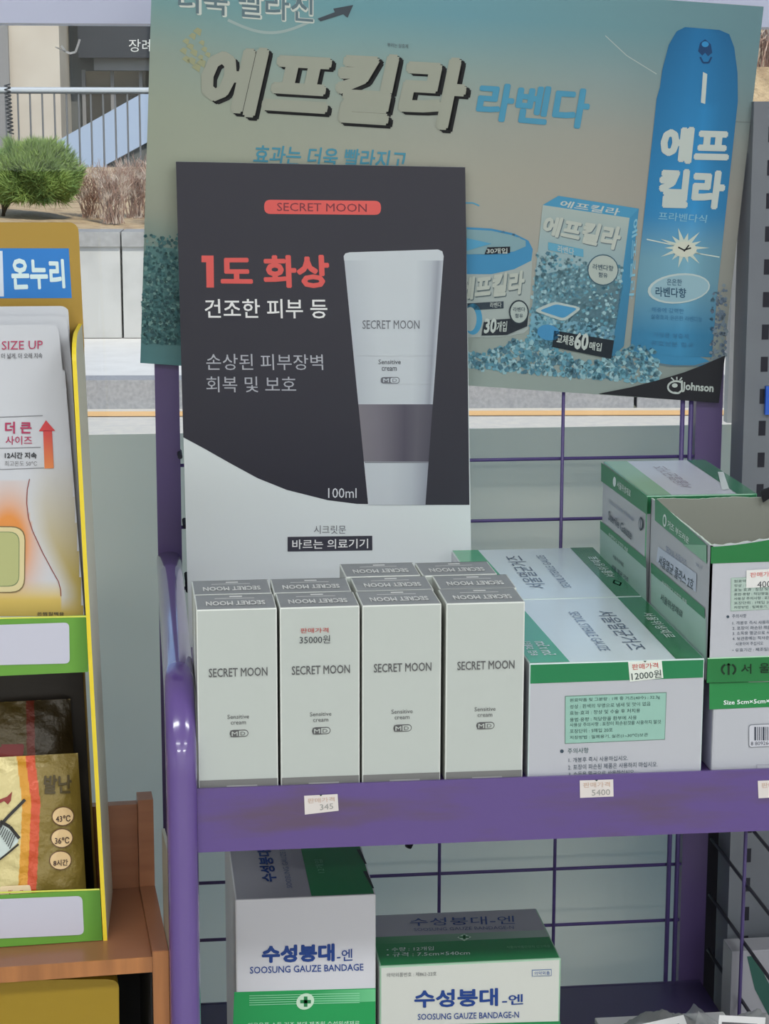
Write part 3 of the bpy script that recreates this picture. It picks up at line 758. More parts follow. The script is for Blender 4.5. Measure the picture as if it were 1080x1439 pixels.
a.t('교체용', 781,468,806,482, w_, .02, 7, slope=.15, shear=.15); a.t('60', 806,466,826,490, w_, .045, 7, slope=.12, shear=.2); a.t('매입', 827,479,845,491, w_, .02, 7, slope=.15, shear=.15)
a.ell(770,467,16,11,col(66,130,172),6,rotd=10)
# tub
bodyc = col(158,168,166,1.2)
pts = [(655,345),(748,355),(742,462),(735,468),(715,472),(690,474),(655,474)]
a.poly(pts[::-1], bodyc, 3)
lid = [(748*1.0-(100*(1-math.cos(t_))), 350-30*math.sin(t_)) for t_ in [i*.16 for i in range(0,8)]]
a.poly([(655,385),(690,385),(722,378),(746,366),(748,350),(742,338),(722,328),(690,321),(655,319)], col(66,134,176,1.2), 4)
a.poly([(655,357),(690,357),(722,353),(738,346),(738,338),(718,330),(690,324),(655,322)], col(120,150,158), 5)
blobs(180, lambda: (662+rnd()*74, 324+rnd()*30), lambda x,y: ((x-655)/85)**2+((y-340)/17)**2 < 1, [col(40,50,60),col(170,178,174),col(70,100,120),col(26,32,40)], 3)
a.poly([(655,334),(690,342),(655,352)][::-1], col(80,146,180), 7)
a.poly([(680,357),(716,355),(716,346),(684,347)], col(30,34,42), 8); a.t('30개입', 683,348,712,356, w_, .02, 9)
a.text('에프킬라', [(646,392),(738,380),(737,414),(645,424)], col(90,104,110), .05, 5, shear=.1)
a.text('에프킬라', [(645,390.5),(737,379),(736,412.5),(644,422.5)], col(176,182,174,1.2), .045, 6, shear=.1)
a.poly([(655,436),(707,433),(707,423),(655,426)], col(50,60,70), 5); a.t('라벤다', 688,424.5,704,432, w_, .01, 6, slope=-.04)
a.ell(664,448,13,22,col(70,140,176),5); a.ell(660,448,9,17,bodyc,6)
a.poly([(676,471),(712,470),(740,458),(742,440),(722,447),(690,449),(679,452)], col(38,44,52), 7)
a.t('30', 679,447,697,468, w_, .045, 8, slope=-.03, shear=.15); a.t('개입', 697,451,712,466, w_, .02, 8, slope=-.03, shear=.15)
a.ell(728.4,438,14,17,col(44,54,62),8); a.ell(728.4,438,12,15,col(160,170,166),9); a.t('라벤다',720,431,737,437,col(50,66,80),.01,10); a.t('함유',723,440,734,446,col(50,66,80),.01,10)
a.line([(653,285),(664,285),(673,289)],2,col(80,146,176),3)
# maker's wedge and lettering
a.poly([(839.6,553),(1009,566),(1018,499),(986,513),(960,523),(925,533.5),(885,544)], col(34,35,40), 5)
a.text('Johnson', [(957.8,536),(1002,539),(1001,554),(957,550.5)], w_, .03, 7)
pts = [(953+11.5*math.cos(t_), 543.5+8.5*math.sin(t_)) for t_ in [1.1+i*.25 for i in range(18)]]
a.line([(p[0]-4,p[1]) for p in pts], 2.6, w_, 7); a.line([(946,534),(942,530)],1.8,w_,7); a.line([(950,533),(950,529)],1.8,w_,7); a.line([(954,534),(957,530)],1.8,w_,7)
a.ell(947,541,4,3,w_,8); a.line([(957,534),(957,548),(952,552),(946,551)],2.6,w_,8)
# creases of the old card
a.line([(850,50),(880,78),(922,104)],1.2,col(160,170,168),2); a.line([(1012,170),(1058,172)],1.2,col(100,108,110),2)
a.build('poster_print', PAPER, bp)

# ================================================================== GREEN AND WHITE GAUZE CARTONS
GR = col(34,124,78,1.1); GRL = col(60,160,112,1.2); GW = col(180,182,190,1.15); GWT = col(192,202,226,1.5); GRF = col(36,116,62,1.1)  # GWT: window reflection put into the lid white, bluer and brighter
TXT = col(84,92,112); TXD = col(56,70,84); WT = col(212,226,220,1.3)
gx0, gx1, gh = .2415, .3715, .0882
def gauze_flat(y0, y1, label, flip):
    e = empty('gauze_carton', ((gx0+gx1)/2,(y0+y1)/2,SH), label, 'box', 'gauze cartons lying on the upper shelf')
    carton(gx0,gx1,y0,y1,SH+.0003,SH+gh, dict(front=GW,top=GWT,left=GW,right=GW,back=GW,edge=col(190,205,205,1.25)), 'carton_body', e, M=LIDM)
    a = Art(ZP(SH+gh)); xa, xb = gx0+.0009, gx1-.0009
    ya, yb = y0+.0009, y1-.0009
    a.uvpoly([(.3500,ya),(xb,ya),(xb,yb),(.3500,yb)], [GRF,GR,GR,GR]); a.uvpoly([(xa,ya),(.2715,ya),(.2655,yb),(xa,yb)], GRL)
    if not flip:
        a.text('서울멸균거즈', [(.3360,y1-.045),(.3360,y0+.028),(.3215,y0+.028),(.3215,y1-.045)], TXT, .0, uv=True)
        a.text('SEOUL STERILE GAUZE', [(.3080,y1-.045),(.3080,y0+.028),(.3000,y0+.028),(.3000,y1-.045)], col(120,130,150), .0, uv=True)
        a.text('서울위생재료', [(.3660,y1-.055),(.3660,y0+.060),(.3570,y0+.060),(.3570,y1-.055)], WT, .01, uv=True)
        a.text('5cm x 5cm', [(.2655,y0+.02),(.2655,y0+.06),(.2560,y0+.06),(.2560,y0+.02)][::1], WT, .01, uv=True)
        a.text('8겹 5매입', [(.2530,y0+.02),(.2530,y0+.06),(.2460,y0+.06),(.2460,y0+.02)][::1], WT, .01, uv=True)
    else:
        a.text('서울멸균거즈', [(.2840,y0+.035),(.2840,y1-.030),(.3000,y1-.030),(.3000,y0+.035)], TXT, .0, uv=True)
        a.text('SEOUL STERILE GAUZE', [(.3130,y0+.035),(.3130,y1-.030),(.3200,y1-.030),(.3200,y0+.035)], col(120,130,150), .0, uv=True)
        a.text('서울위생재료', [(.3570,y0+.068),(.3570,y1-.040),(.3660,y1-.040),(.3660,y0+.068)], WT, .01, uv=True)
        a.uvpoly([(.3615,y0+.036),(.3655,y0+.048),(.3615,y0+.060),(.3575,y0+.048)], WT); a.uvpoly([(.3615,y0+.040),(.364,y0+.048),(.3615,y0+.056),(.359,y0+.048)], GR, 2)
    a.build('lid_print', LIDM, e)
    P_ = YP(y0-.0001); a = Art(P_)
    a.uvpoly([(xa,gh-.0150),(xb,gh-.0143),(xb,gh-.0009),(xa,gh-.0009)], GR)
    if not flip:
        a.poly([(793,1045.2),(933.8,1039.2),(936.2,972.5),(793.4,977.8)], col(104,130,120), 1); a.poly([(794,1044.2),(933,1038.4),(935.2,973.6),(794.2,978.8)], col(142,182,170,1.2), 2)
        sl = -.038
        T = [('원료약품 및 그분량 : 1매 중 거즈(40수) : 32.3g',262,775),('성상 : 흰색의 무명으로 냄새 및 맛이 없음',298,720),('효능·효과 : 창상 및 수술 후 처치용',335,660),('용법·용량 : 적당량을 환부에 사용',375,640),('사용상 주의사항 : 포장이 파손된것을 사용하지 말것',405,780),('포장단위 : 5매입 20포',442,500),('저장방법 : 밀폐용기, 실온(1~30℃)보관',480,705)]
        for s_, y, xr in T: yy_ = 920+y/4.154+1; a.t(s_, 800,yy_-2.8,740+xr/4.154,yy_+2.9, col(50,72,72), .004, 3, slope=sl)
        a.ell(789,1055.5,2.6,2.6,TXD,2); a.t('주의사항', 797,1051.3,826.5,1059, col(50,84,84), .008, 2, slope=sl)
        a.t('1. 개봉후 즉시 사용하십시오.', 798.5,1064.5,882,1071.5, TXD, .006, 2, slope=sl)
        a.t('2. 포장이 파손된 제품은 사용하지 마십시오.', 797.8,1074.5,923.4,1082, TXD, .006, 2, slope=sl)
        a.t('3. 소독용 멸균으로 사용하십시오.', 798.5,1084.5,891.7,1091.5, TXD, .006, 2, slope=sl)
    a.build('front_print', CARTON, e)
    return e, P_
g1, gP = gauze_flat(.0045,.1975,'green and white gauze carton in front with the 12000 price sticker', False)
sticker('price_sticker', [(882,930),(929,927.2),(931.4,952.5),(884.4,957.8)], gP, [('판매가격',(.1,.12,.88,.42),col(180,80,75)),('12000원',(.06,.52,.95,.95),col(70,80,78))], '', col(206,212,204), g1)
gauze_flat(.2000,.3900,'green and white gauze carton lying behind the one with the price sticker', True)

def logo(a, cx, cy, rx, ry, c, k=3):
    a.line([(cx+rx*math.cos(t_), cy+ry*math.sin(t_)) for t_ in [-1.05+i*.2 for i in range(11)]], rx*.3, c, k)
    a.line([(cx-rx*math.cos(t_), cy+ry*math.sin(t_)) for t_ in [-1.05+i*.2 for i in range(11)]], rx*.3, c, k)
    a.line([(cx,cy-ry*1.05),(cx,cy+ry*.95)], rx*.32, c, k); a.poly([(cx-rx*.4,cy-ry*.7),(cx+rx*.4,cy-ry*.7),(cx,cy-ry*1.15)], c, k)
# lower right carton D (closed) and its twin behind
dx0, dz1 = .3795, SH+.0690
e = empty('gauze_carton', (.45,.10,SH), 'green topped white gauze carton under the torn open carton, with a barcode', 'box')
carton(dx0,.4955,.006,.19,SH+.0003,dz1, dict(front=GW,top=GR,left=col(150,152,170),edge=GW), 'carton_body', e, bev=.002)
a = Art(YP(.0059))
a.poly([(996,997),(1090,993),(1090,955),(996,959)], col(38,126,68,1.2))
a.text('Size 5cm×5cm×8ply', [(1016,984),(1098,981),(1098,989),(1016,992)], WT, .02, 2)
a.poly([(1051,958.5),(1090,957.5),(1090,953),(1048,954.5)],col(190,205,195),2)
a.rrect([(1051,1018),(1100,1015.5),(1100,1048),(1051,1050.5)], 4, col(120,124,132), 2); a.rrect([(1052,1019),(1101,1016.5),(1101,1047),(1052,1049.5)], 4, col(186,187,196,1.3), 3)
x = 1059.0
for w_b in (2.4,1,1.2,1,2.6,1,1,2,1,1.4,2,1,1.2): a.rect(x,1021,x+w_b,1040,col(56,60,74),4); x += w_b+1.5
a.t('8 809264 10', 1054,1042,1092,1047, col(70,72,86), .004, 4, slope=-.03)
a.rect(1062,1074,1095,1085,col(150,150,162),2); a.rect(1063,1075,1096,1085,GW,3)
a.build('front_print', CARTON, e)
e = empty('gauze_carton', (.45,.29,SH), 'lower gauze carton at the back right hidden under the closed carton', 'box')
carton(dx0,.4955,.197,.39,SH+.0003,dz1, dict(front=GW,top=GR,left=GW,edge=GR), 'carton_body', e)
# torn open carton C
cx0, cx1, cy0, cy1, cz0, cz1 = .3735, .4950, .0045, .187, dz1+.0004, SH+.1735
tc_ = empty('gauze_carton', ((cx0+cx1)/2,(cy0+cy1)/2,cz0), 'gauze carton with its lid torn off, grey card inside', 'box')
INN = col(132,134,126,1.4); b = MB(); th_ = .0016
OUTW = GW
def panel(bm, prof, axis, c0, c1, cout, cin, edgec):
    """prof: list of (s, ztop) along the panel; axis x -> panel in xz plane between y=c0 (outer) and c1"""
    n = len(prof)
    mk = (lambda s, c, z: (s, c, z)) if axis == 'x' else (lambda s, c, z: (c, s, z))
    O1 = [mk(s,c0,cz0) for s,_ in prof]; O2 = [mk(s,c0,z) for s,z in prof]; I1 = [mk(s,c1,cz0) for s,_ in prof]; I2 = [mk(s,c1,z) for s,z in prof]
    base = len(bm.V); bm.V += O1+O2+I1+I2
    for i in range(n-1):
        bm.F.append((base+i,base+i+1,base+n+i+1,base+n+i)); bm.C.append(cout)
        bm.F.append((base+2*n+i+1,base+2*n+i,base+3*n+i,base+3*n+i+1)); bm.C.append(cin)
        bm.F.append((base+n+i,base+n+i+1,base+3*n+i+1,base+3*n+i)); bm.C.append(edgec)
    bm.F += [(base,base+n,base+3*n,base+2*n),(base+n-1,base+2*n+n-1,base+3*n+n-1,base+2*n-1)]; bm.C += [cout,cout]
TE = col(205,218,204,1.3)
prof = []
for i in range(41):
    s_ = cx0+(cx1-cx0)*i/40; f_ = i/40; prof.append((s_, cz1-.001+.008*min(1,f_*1.9)**1.6+.0006*math.sin(i*1.7)+.0005*rnd()))
panel(b, prof, 'x', cy0, cy0+th_, OUTW, INN, TE)
prof = [(cy0+(cy1-cy0)*i/30, cz1-.001+(.0005*rnd() if i > 3 else 0)) for i in range(31)]
panel(b, prof, 'y', cx0, cx0+th_, OUTW, INN, TE)
prof = [(cx0+(cx1-cx0)*i/40, cz1-.002+.0005*math.sin(i*.37)+.0006*rnd()) for i in range(41)]
panel(b, prof, 'x', cy1, cy1-th_, OUTW, INN, TE)
prof = [(cy0+(cy1-cy0)*i/30, cz1-.001+.0015*rnd()) for i in range(31)]
panel(b, prof, 'y', cx1, cx1-th_, OUTW, INN, TE)
b.box(cx0,cx1,cy0,cy1,cz0,cz0+th_, INN)
b.build('carton_body', CARTON, tc_)
a = Art(YP(cy0-.0001)); top = [(cx0+(cx1-cx0)*i/20, .1735-.0018+.008*min(1,i/20*1.9)**1.6) for i in range(21)]
zgb = YP(cy0).uv(992,792)[1]
a.uvpoly([(cx0,zgb),(cx1,zgb+.001)]+top[::-1], GRF)
zb0 = YP(cy0).uv(992,926)[1]; a.uvpoly([(cx0,cz0-SH+.0003),(cx1,cz0-SH+.0003),(cx1,zb0+.0006),(cx0,zb0)], GRF); a.uvpoly([(cx0,zb0),(cx1,zb0+.0006),(cx1,zb0+.0014),(cx0,zb0+.0008)], col(170,215,180,1.2))
logo(a, 1023,940.5,9.5,8, col(16,44,26)); a.t('서', 1040.5,932.5,1055,946.5, col(16,44,26), .012, 3); a.t('울', 1066,931.5,1080.5,945.5, col(16,44,26), .012, 3); a.t('위', 1091,930.5,1105,944.5, col(16,44,26), .012, 3)
a.poly([(1025.9,859),(1110,855),(1110,808),(1026.3,812)], col(150,170,160), 1); a.poly([(1026.9,858),(1109,854),(1109,809),(1027.3,813)], col(166,184,176,1.2), 2)
L2 = ['원료약품 및 분량 : 1매','성상 : 흰색의 거즈','효능·효과 : 창상 및 수술','용법·용량 : 적당량을 환부에','사용상 주의사항 : 포장이 파손','포장단위 : 1매입 20포','저장방법 : 밀폐용기, 실온보관']
for i, s_ in enumerate(L2): a.t(s_, 1030.5,814.5+i*6.15,1030.5+4.1*len(s_),818.6+i*6.15, col(70,84,84), .006, 3, slope=-.03)
a.ell(1022,866.5,2,2,TXD,2); a.t('주의사항', 1028,863,1048,868.5, TXD, .006, 2, slope=-.03)
L3 = ['1. 개봉후 즉시 사용하십시오','2. 포장이 파손된 제품은 사용','3. 소독용 멸균으로 사용하십','4. 보관중에는 직사광선을 피','사용하여 주십시오','• 유효기간 : 제조일로부터 3년']
for i, s_ in enumerate(L3):
    x_ = 1028.5 if i != 4 else 1033; a.t(s_, x_,873+i*7.3+(1.5 if i==5 else 0),x_+4.3*len(s_),878+i*7.3+(1.5 if i==5 else 0), TXD, .006, 2, slope=-.03)
a.poly([(1047.5,826),(1100,823),(1100,798),(1048,801)], col(206,206,204), 4); a.text('판매가격', [(1053,804),(1088,802),(1088,809),(1053,811)], col(196,110,105), .01, 5); a.text('4000원', [(1063,815),(1100,813),(1100,824),(1063,826)], col(66,68,74), .006, 5)
a.build('front_print', CARTON, tc_)
def side_art(x, k0, band, text_top, rest, e, name):
    a = Art(XP(x-.0001)); band(a); a.build(name, CARTON, e)
def bC(a):
    a.poly([(914.5,870),(992,932),(992,868),(914.5,800)], col(164,196,186,1.2), 1)
    a.poly([(920.3,731),(993.5,792),(993.5,766),(920.5,699)], col(72,138,104,1.2), 2); a.poly([(960,765),(993.3,792),(993.3,766)], col(128,176,150,1.2), 3)
    a.poly([(915,805),(990.5,870),(990.5,855),(915,790)], col(52,128,88,1.2), 2)
    a.ell(934.5,731.5,2.6,9,WT,3); a.ell(934.5,731.5,1.4,6,col(60,128,94),4); a.text('거즈 부드러운', [(939,730),(969,756),(968.5,765),(938.5,741)], WT, .012, 3)
    a.text('SEOUL 소독거즈', [(936.5,765),(965.5,787),(965,797),(936,776)], col(118,130,158), .004, 3)
    a.poly([(922.5,789),(978,832),(979,806),(925,768)],col(186,194,212,1.22),2)
    a.text('서울멸균 플라스 2호', [(927,779),(976,815),(974,831),(925.5,794)], TXD, .01, 3)
    a.text('위생적이고 안전한 제품', [(931,815),(966,844),(965.5,849),(930.5,820)], WT, .004, 3)
    a.text('서울위생재료', [(929,833),(960,859),(959,869),(928.5,844)], col(70,96,92), .01, 3)
    a.text('멸균', [(978,790),(988,797),(988,801),(978,794)], col(120,130,150), 0, 3)
side_art(cx0, 0, bC, 0, 0, tc_, 'side_print')
b = MB(); f0 = YP(.18).px(1068,690); f1 = YP(.18).px(1084,684); f2 = YP(.18).px(1082,700); f3 = YP(.18).px(1072,706)
fr_ = [np.array(p) for p in (f3,f2,f1,f0)]; b.add(fr_+[p+np.array((0,.002,0)) for p in fr_], [(0,1,2,3),(7,6,5,4),(0,4,5,1),(1,5,6,2),(2,6,7,3),(3,7,4,0)], col(26,28,32))
b.build('torn_flap', CARTON, tc_)
# carton E behind it
ex0, ex1, ey0, ey1, ez0, ez1 = .3705,.4585,.1905,.352,dz1+.0004,SH+.1738
e5 = empty('gauze_carton', ((ex0+ex1)/2,(ey0+ey1)/2,ez0), 'gauze carton behind the torn open one, closed glossy lid, English lettering on its side', 'box')
carton(ex0,ex1+.004,ey0,ey1,ez0,ez1, dict(front=col(150,154,160),top=col(190,192,202,1.5),left=GW,edge=col(90,150,116),back=GW), 'carton_body', e5, M=LIDM)
a = Art(ZP(ez1)); X0, X1 = ex0+.0009, ex1+.003
a.uvpoly([(X0,ey0+.001),(X0+.020,ey0+.001),(X0+.020,ey1-.001),(X0,ey1-.001)], col(150,188,158,1.25)); a.uvpoly([(X1-.016,ey0+.001),(X1,ey0+.001),(X1,ey1-.001),(X1-.016,ey1-.001)], col(58,124,90,1.2))
a.poly([(1014,690),(1024,688),(1016,664),(1008,664)], col(214,220,222,1.3), 3)
a.text('서울멸균거즈', [(ex0+.036,ey0+.03),(ex0+.036,ey1-.03),(ex0+.048,ey1-.03),(ex0+.048,ey0+.03)], col(168,160,170), 0, 2, True)
a.build('lid_print', LIDM, e5)
a = Art(YP(ey0-.0001)); q0 = YP(ey0).uv(909,722)[1]; a.uvpoly([(ex0+.0009,q0),(ex1+.003,q0),(ex1+.003,ez1-SH-.0009),(ex0+.0009,ez1-SH-.0009)], col(30,100,62)); a.build('front_print', CARTON, e5)
def bE(a):
    a.poly([(843,790),(908,846),(908,790),(843,735)], col(158,186,178,1.2), 1)
    a.poly([(844.8,676),(909,723),(909.5,698.5),(845,650)], col(60,128,92,1.2), 2)
    a.poly([(843.5,743),(908,799),(908,785),(843.5,731.5)], col(52,128,88,1.2), 2)
    a.ell(864,677,2.2,7,WT,3); a.text('서울위생재료', [(868,675),(887,689),(886.5,699),(867.5,685)], WT, .01, 3)
    a.text('Seoul Sterile Medical', [(857,701),(890,726),(889.5,732),(856.5,707)], col(104,114,138), 0, 3)
    a.text('Sterile Gauze', [(855.5,717),(888.5,746),(887.5,759),(855,730)], TXD, .01, 3)
    a.ell(901,736,3.2,9.5,TXD,3); a.ell(901,736,2,7,GW,4); a.line([(901,726),(901,746)],1,TXD,5)
    a.text('위생적이고 안전한 제품', [(856,748),(883,771),(882.5,776),(855.5,753)], WT, .004, 3)
    a.text('서울위생재료', [(862,778),(877,791),(876.5,797),(861.5,784)], col(90,112,110), .01, 3); a.text('서울 멸균 거즈', [(860,792),(884,812),(883,818),(859,799)], TXD, .01, 3)
side_art(ex0, 0, bE, 0, 0, e5, 'side_print')

# ================================================================== LOWER SHELF: BANDAGE CARTONS
BW = col(186,186,192,1.5); BG = col(34,152,84,1.2); BLUE = col(30,66,140,1.1); BGD = col(36,128,74,1.2)
yA = .10; PA = YP(yA-.0001)
ax0, _, az = YP(yA).px(330,1265); ax1 = float(YP(yA).px(528,1265)[0]); az = float(az)
yA1 = .292
eA = empty('bandage_carton', ((ax0+ax1)/2,(yA+yA1)/2,ZL), 'tall white and green gauze bandage carton on the lower shelf, left one', 'box')
carton(ax0,ax1,yA,yA1,ZL+.0003,az, dict(front=BW,top=col(158,158,166,1.2),left=BW,edge=col(196,196,200,1.3)), 'carton_body', eA, bev=.0014)
a = Art(PA)
a.poly([(326,1470),(527,1470),(527.5,1388.5),(329,1394)], BG); a.poly([(440,1410),(527.2,1407),(527.5,1389.5),(440,1392)], [BG,col(110,196,140,1.2),col(110,196,140,1.2),BG], 2)
for i in range(5): a.line([(350,1399+i*3.2),(428,1397+i*3.2),(505,1395.5+i*3.2)], .9, col(150,214,176,1.2), 3)
a.ell(428.6,1406.7,13,11,col(196,222,200,1.2),4,rotd=-30); a.rect(421.5,1404.4,436.5,1409.2,BGD,5); a.rect(426.6,1399.6,431.6,1414,BGD,5)
a.text('수성붕대', [(367.6,1328.5),(470,1325.5),(470,1350.5),(367.6,1353)], BLUE, .045, 2); a.text('-엔', [(473,1334),(495,1333),(495,1349.5),(473,1351)], BLUE, .01, 2)
a.text('SOOSUNG GAUZE BANDAGE', [(351,1358.3),(510.3,1353.8),(510.5,1363.5),(351,1368)], BLUE, .014, 2)
a.text('의료용품 소독 거즈 붕대 제조원 수성위생재료', [(348,1437),(505,1434),(505,1441),(348,1444)], col(190,225,200), .006, 2)
a.build('front_print', CARTON, eA)
a = Art(ZP(az)); xm = ZP(az).uv(437.6,1259.7)[0]
a.uvpoly([(xm,yA+.0014),(ax1-.0014,yA+.0014),(ax1-.0014,yA1-.001),(xm,yA1-.001)], BGD)
X = lambda u: ax0+u*(ax1-ax0)
a.text('수성붕대-엔', [(X(.21),yA+.035),(X(.21),yA+.135),(X(.32),yA+.135),(X(.32),yA+.035)], BLUE, .03, uv=True)
a.text('SOOSUNG GAUZE BANDAGE', [(X(.38),yA+.020),(X(.38),yA+.15),(X(.42),yA+.15),(X(.42),yA+.020)], col(90,104,140), .0, uv=True)
a.text('12개입', [(X(.62),yA+.05),(X(.62),yA+.08),(X(.68),yA+.08),(X(.68),yA+.05)], col(110,170,130), .0, uv=True)
for v in ((.012,.050),(.066,.100),(.118,.150)): a.uvpoly([(X(.985),yA+v[0]),(X(.999),yA+v[0]),(X(.985),yA+v[1]),(X(.955),yA+v[1])], col(24,30,30), 2)
a.build('lid_print', CARTON, eA)
yB0 = .100; PBx = YP(yB0-.0001)
bx0, _, bz = [float(v) for v in YP(yB0).px(533,1358)]; bx1 = float(YP(yB0).px(788,1352)[0]); yB1 = float(ZP(bz).px(757,1276)[1])
eB = empty('bandage_carton', ((bx0+bx1)/2,(yB0+yB1)/2,ZL), 'lower wide white and green gauze bandage carton on the lower shelf, right one', 'box')
CWh = col(196,198,192,1.3)
carton(bx0,bx1,yB0,yB1,ZL+.0003,bz, dict(front=CWh,top=col(158,160,168,1.2),left=CWh,edge=col(150,186,160,1.2)), 'carton_body', eB, bev=.0014)
a = Art(PBx)
a.text('의약외품번호 : 제862-22호', [(543,1367),(613,1365),(613,1371),(543,1373)], col(110,112,112), .002, 2)
a.poly([(747,1372),(774.5,1371),(774.5,1361.5),(747,1362.5)], col(104,124,158), 2); a.poly([(748,1371),(773.5,1370),(773.5,1362.6),(748,1363.6)], CWh, 3); a.text('의약외품', [(750,1364.6),(772,1363.8),(772,1369),(750,1369.8)], col(80,104,150), .01, 4)
a.text('수성붕대', [(581.7,1391),(699.4,1388),(699.4,1413.3),(581.7,1416)], BLUE, .03, 2); a.text('-엔', [(705,1397.5),(734.7,1396.5),(734.7,1411),(705,1412.5)], BLUE, .018, 2)
a.text('SOOSUNG GAUZE BANDAGE-N', [(586.6,1424.5),(728.7,1421),(728.7,1430),(586.6,1433)], BLUE, .012, 2)
a.poly([(532,1470),(786,1470),(787,1435),(532.5,1442)], BGD, 1)
a.build('front_print', CARTON, eB)
a = Art(ZP(bz)); v1 = ZP(bz).uv(650,1312)[1]; v2 = ZP(bz).uv(650,1322)[1]; xa, xb = bx0+.0014, bx1-.0014
a.uvpoly([(xa,yB0+.0012),(xb,yB0+.0012),(xb,v2),(xa,v2)], BGD); a.uvpoly([(xa,v2),(xb,v2),(xb,v1),(xa,v1)], [BGD,col(150,170,160),col(150,170,160),col(60,130,84)])
a.text('수성붕대-엔', [(575,1291),(722,1287.5),(723,1299),(576,1302)], BLUE, .0, 2); a.text('SOOSUNG GAUZE BANDAGE-N', [(581,1305),(721,1301.5),(722,1306),(582,1309)], col(80,90,130), .0, 2)
a.poly([(642,1318),(652,1323),(662,1317.5),(652,1313)], col(190,214,196), 2); a.rect(645,1316.8,659,1319,BGD,3); a.rect(650.3,1314.6,654,1321,BGD,3)
a.text('• 수량 : 12개입', [(543,1332.5),(609,1330.5),(609,1336),(543,1338)], WT, .008, 2); a.text('• 규격 : 7.5cm×540cm', [(543,1339.5),(660,1336.5),(660,1342.5),(543,1345.5)], WT, .008, 2)
a.text('식품의약품안전처 신고제품', [(711,1330),(772,1328.5),(773,1332),(712,1333.5)], col(110,170,130), 0, 2)
a.build('lid_print', CARTON, eB)
# white carton and clear bags at the right end of the lower shelf
yw = .26
wx0, _, wz = [float(v) for v in YP(yw).px(835,1430)]
eW = empty('white_carton', (wx0+.06,.17,ZL), 'plain white carton lid under the clear plastic bags at the bottom right', 'box')
carton(wx0,.470,.05,yw,ZL+.0003,wz, dict(front=col(190,192,188,1.5),top=col(210,216,208,1.6)), 'carton_body', eW)
PL = bpy.data.materials.new('clear crinkled plastic'); PL.use_nodes = True; t = PL.node_tree; t.nodes.clear()
o_ = t.nodes.new('ShaderNodeOutputMaterial'); tr = t.nodes.new('ShaderNodeBsdfTransparent'); gs = t.nodes.new('ShaderNodeBsdfGlossy'); mx = t.nodes.new('ShaderNodeMixShader'); lw = t.nodes.new('ShaderNodeLayerWeight')
tr.inputs[0].default_value = (.94,.95,.95,1); gs.inputs['Roughness'].default_value = .16; gs.inputs[0].default_value = (.9,.92,.92,1); lw.inputs[0].default_value = .4
t.links.new(lw.outputs['Fresnel'], mx.inputs[0]); t.links.new(tr.outputs[0], mx.inputs[1]); t.links.new(gs.outputs[0], mx.inputs[2]); dd = t.nodes.new('ShaderNodeBsdfDiffuse'); dd.inputs[0].default_value = (.93,.94,.93,1); m2 = t.nodes.new('ShaderNodeMixShader'); m2.inputs[0].default_value = .3
t.links.new(mx.outputs[0], m2.inputs[1]); t.links.new(dd.outputs[0], m2.inputs[2]); t.links.new(m2.outputs[0], o_.inputs[0])
def bag(cx, cy, cz, w, d, h, rz, label):
    V = []; Fc = []; nx, ny = 34, 26; ca, sa = math.cos(rz), math.sin(rz)
    for side in (0,1):
        for j in range(ny+1):
            for i in range(nx+1):
                s_, t_ = i/nx*2-1, j/ny*2-1
                e_ = (1-abs(s_)**3)*(1-abs(t_)**3)
                z = e_*h*(.55+.45*math.sin(s_*5+t_*3+rz)) if side else .0
                z += (rnd()-.5)*.0012*side + (.006*abs(math.sin(s_*11+t_*7+rz*9))*e_ + .003*abs(math.sin(s_*5-t_*8+rz*5))*e_)*side
                z += .012*(abs(s_)**8)
                x, y = s_*w/2, t_*d/2; V.append((cx+ca*x-sa*y, cy+sa*x+ca*y, cz+(max(.0018,z) if side else .0006)))
        o0 = side*(nx+1)*(ny+1)
        for j in range(ny):
            for i in range(nx): q_ = o0+j*(nx+1)+i; Fc.append((q_,q_+1,q_+nx+2,q_+nx+1))
    e = empty('plastic_bag', (cx,cy,cz), label, 'bag', 'clear plastic bags on the white carton')
    mesh('bag_film', V, Fc, PL, e, smooth=True)
    a = Art(Plane((cx,cy-d*.08,cz+h*.95), (ca,sa,.05), (-sa,ca,.9)))
    a.uvpoly([(-w*.3,-d*.18),(w*.12,-d*.18),(w*.12,d*.12),(-w*.3,d*.12)], col(225,227,222,1.5))
    for i in range(9): a.uvpoly([(-w*.27+i*w*.04,-d*.12),(-w*.27+i*w*.04+w*.012*(1+i%2),-d*.12),(-w*.27+i*w*.04+w*.012*(1+i%2),0),(-w*.27+i*w*.04,0)], col(60,60,64), 2)
    a.uvpoly([(-w*.27,d*.03),(w*.05,d*.03),(w*.05,d*.06),(-w*.27,d*.06)], col(90,90,94), 2)
    a.build('bag_label', PAPER, e); return e
bag(.405,.185,wz+.0015,.100,.11,.022,.25,'clear crinkled plastic bag with white label at left on the white carton')
bag(.452,.125,wz+.0240,.090,.10,.026,-.35,'clear crinkled plastic bag with barcode label, right of the other bag')

